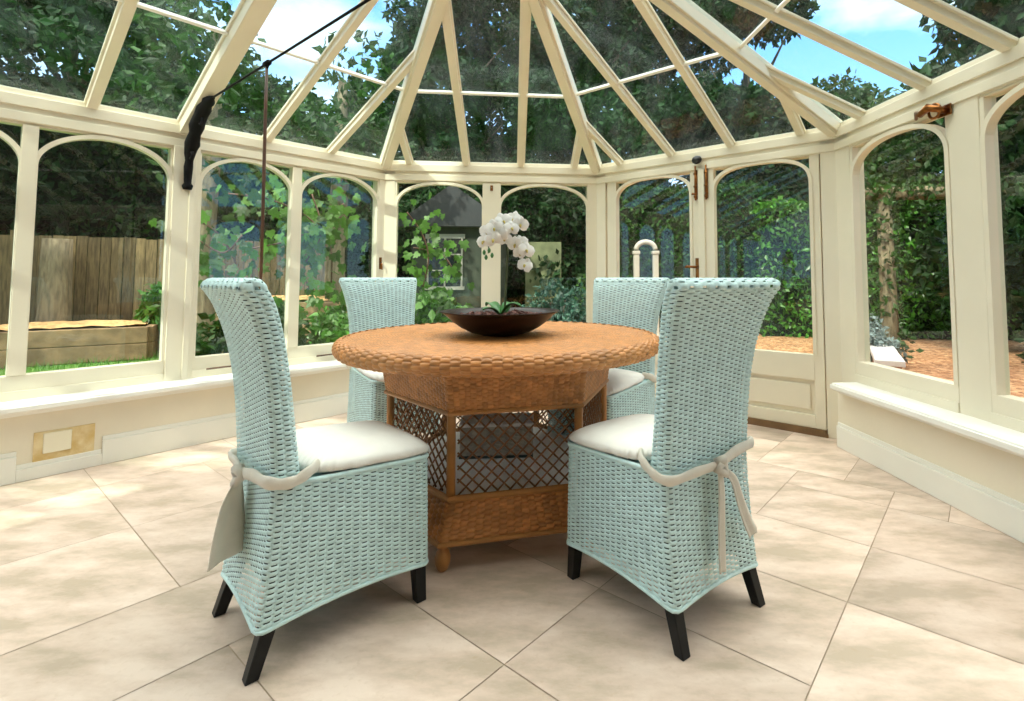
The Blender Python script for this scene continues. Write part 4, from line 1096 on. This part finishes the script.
# grass blades by the left windows
r = np.random.default_rng(9); n_ = 9000
gx = np.stack([r.uniform(-9, -3.0, n_), r.uniform(2.5, 7.8, n_)], 1)
nrm = np.array([dA[1], -dA[0]]); keep = ((gx-P1[:2])@nrm) < -.35; gx = gx[keep]; n_ = len(gx)
hh = r.uniform(.05, .12, n_); an = r.uniform(0, 2*PI, n_); ln = r.normal(size=(n_, 2))*.03
p0 = np.c_[gx+np.c_[np.cos(an), np.sin(an)]*.006, np.full(n_, GZ)]; p1_ = np.c_[gx-np.c_[np.cos(an), np.sin(an)]*.006, np.full(n_, GZ)]; p2_ = np.c_[gx+ln, GZ+hh]
V = np.stack([p0, p1_, p2_], 1).reshape(-1, 3); o = np_mesh('lawn_grass', V, np.arange(3*n_).reshape(-1, 3), M['grass'], smooth=False); tag(o, 'short grass of the lawn outside the left windows', 'grass', kind='stuff')

# ------------------------------------------------------------------ sky, sun
w = bpy.data.worlds.new('World'); scene.world = w; w.use_nodes = True
N = w.node_tree.nodes; L = w.node_tree.links; bg = N['Background']
tc = N.new('ShaderNodeTexCoord'); sp = N.new('ShaderNodeSeparateXYZ'); L.new(tc.outputs['Generated'], sp.inputs[0])
gr = N.new('ShaderNodeValToRGB'); e = gr.color_ramp.elements; e[0].position = 0; e[0].color = (.40, .60, .85, 1); e[1].position = .72; e[1].color = (2.05, 1.80, 1.66, 1)
k = e.new(.45); k.color = (.11, .28, .62, 1)
L.new(sp.outputs[2], gr.inputs[0])
mp = N.new('ShaderNodeMapping'); mp.inputs['Scale'].default_value = (1, 1, 2.2); mp.inputs['Location'].default_value = (.3, .1, 0); L.new(tc.outputs['Generated'], mp.inputs[0])
nz = N.new('ShaderNodeTexNoise'); nz.inputs['Scale'].default_value = 3.2; nz.inputs['Detail'].default_value = 7; nz.inputs['Roughness'].default_value = .55; L.new(mp.outputs[0], nz.inputs['Vector'])
rg = N.new('ShaderNodeMapRange'); rg.inputs['From Min'].default_value = .46; rg.inputs['From Max'].default_value = .62; L.new(nz.outputs['Fac'], rg.inputs['Value'])
mx = N.new('ShaderNodeMix'); mx.data_type = 'RGBA'; cl = N.new('ShaderNodeValToRGB'); ce = cl.color_ramp.elements; ce[0].position = .45; ce[0].color = (.50, .57, .68, 1); ce[1].position = .7; ce[1].color = (2.2, 1.95, 1.80, 1); L.new(sp.outputs[2], cl.inputs[0]); L.new(cl.outputs[0], mx.inputs['B']); L.new(gr.outputs[0], mx.inputs['A']); L.new(rg.outputs[0], mx.inputs['Factor'])
L.new(mx.outputs['Result'], bg.inputs['Color']); bg.inputs['Strength'].default_value = 1.6
sun = bpy.data.lights.new('sun', 'SUN'); sun.energy = 2.5; sun.angle = math.radians(.8); sun.color = (1, .93, .80)
so = bpy.data.objects.new('sun', sun); C.objects.link(so)
so.rotation_euler = Vector((.52*.74, .85*.74, -.67)).to_track_quat('-Z', 'Y').to_euler()

# ------------------------------------------------------------------ camera
cam = bpy.data.cameras.new('camera'); co = bpy.data.objects.new('camera', cam); C.objects.link(co)
co.location = (0, 0, H); co.rotation_euler = (math.radians(90+3.3057), 0, 0)
cam.sensor_width = 36; cam.lens = 517.48*36/1024; cam.shift_x = (512-566.02)/1024; cam.shift_y = (247.46-350.5)/1024
cam.clip_start = .02; cam.clip_end = 200
scene.camera = co
vs = scene.view_settings; vs.view_transform = 'Standard'; vs.look = 'None'; vs.gamma = 1; vs.use_curve_mapping = False; vs.exposure = 0.95
scene.cycles.transparent_max_bounces = 24; scene.cycles.max_bounces = 8; scene.cycles.diffuse_bounces = 5; scene.cycles.glossy_bounces = 4
scene.cycles.caustics_reflective = False; scene.cycles.caustics_refractive = False
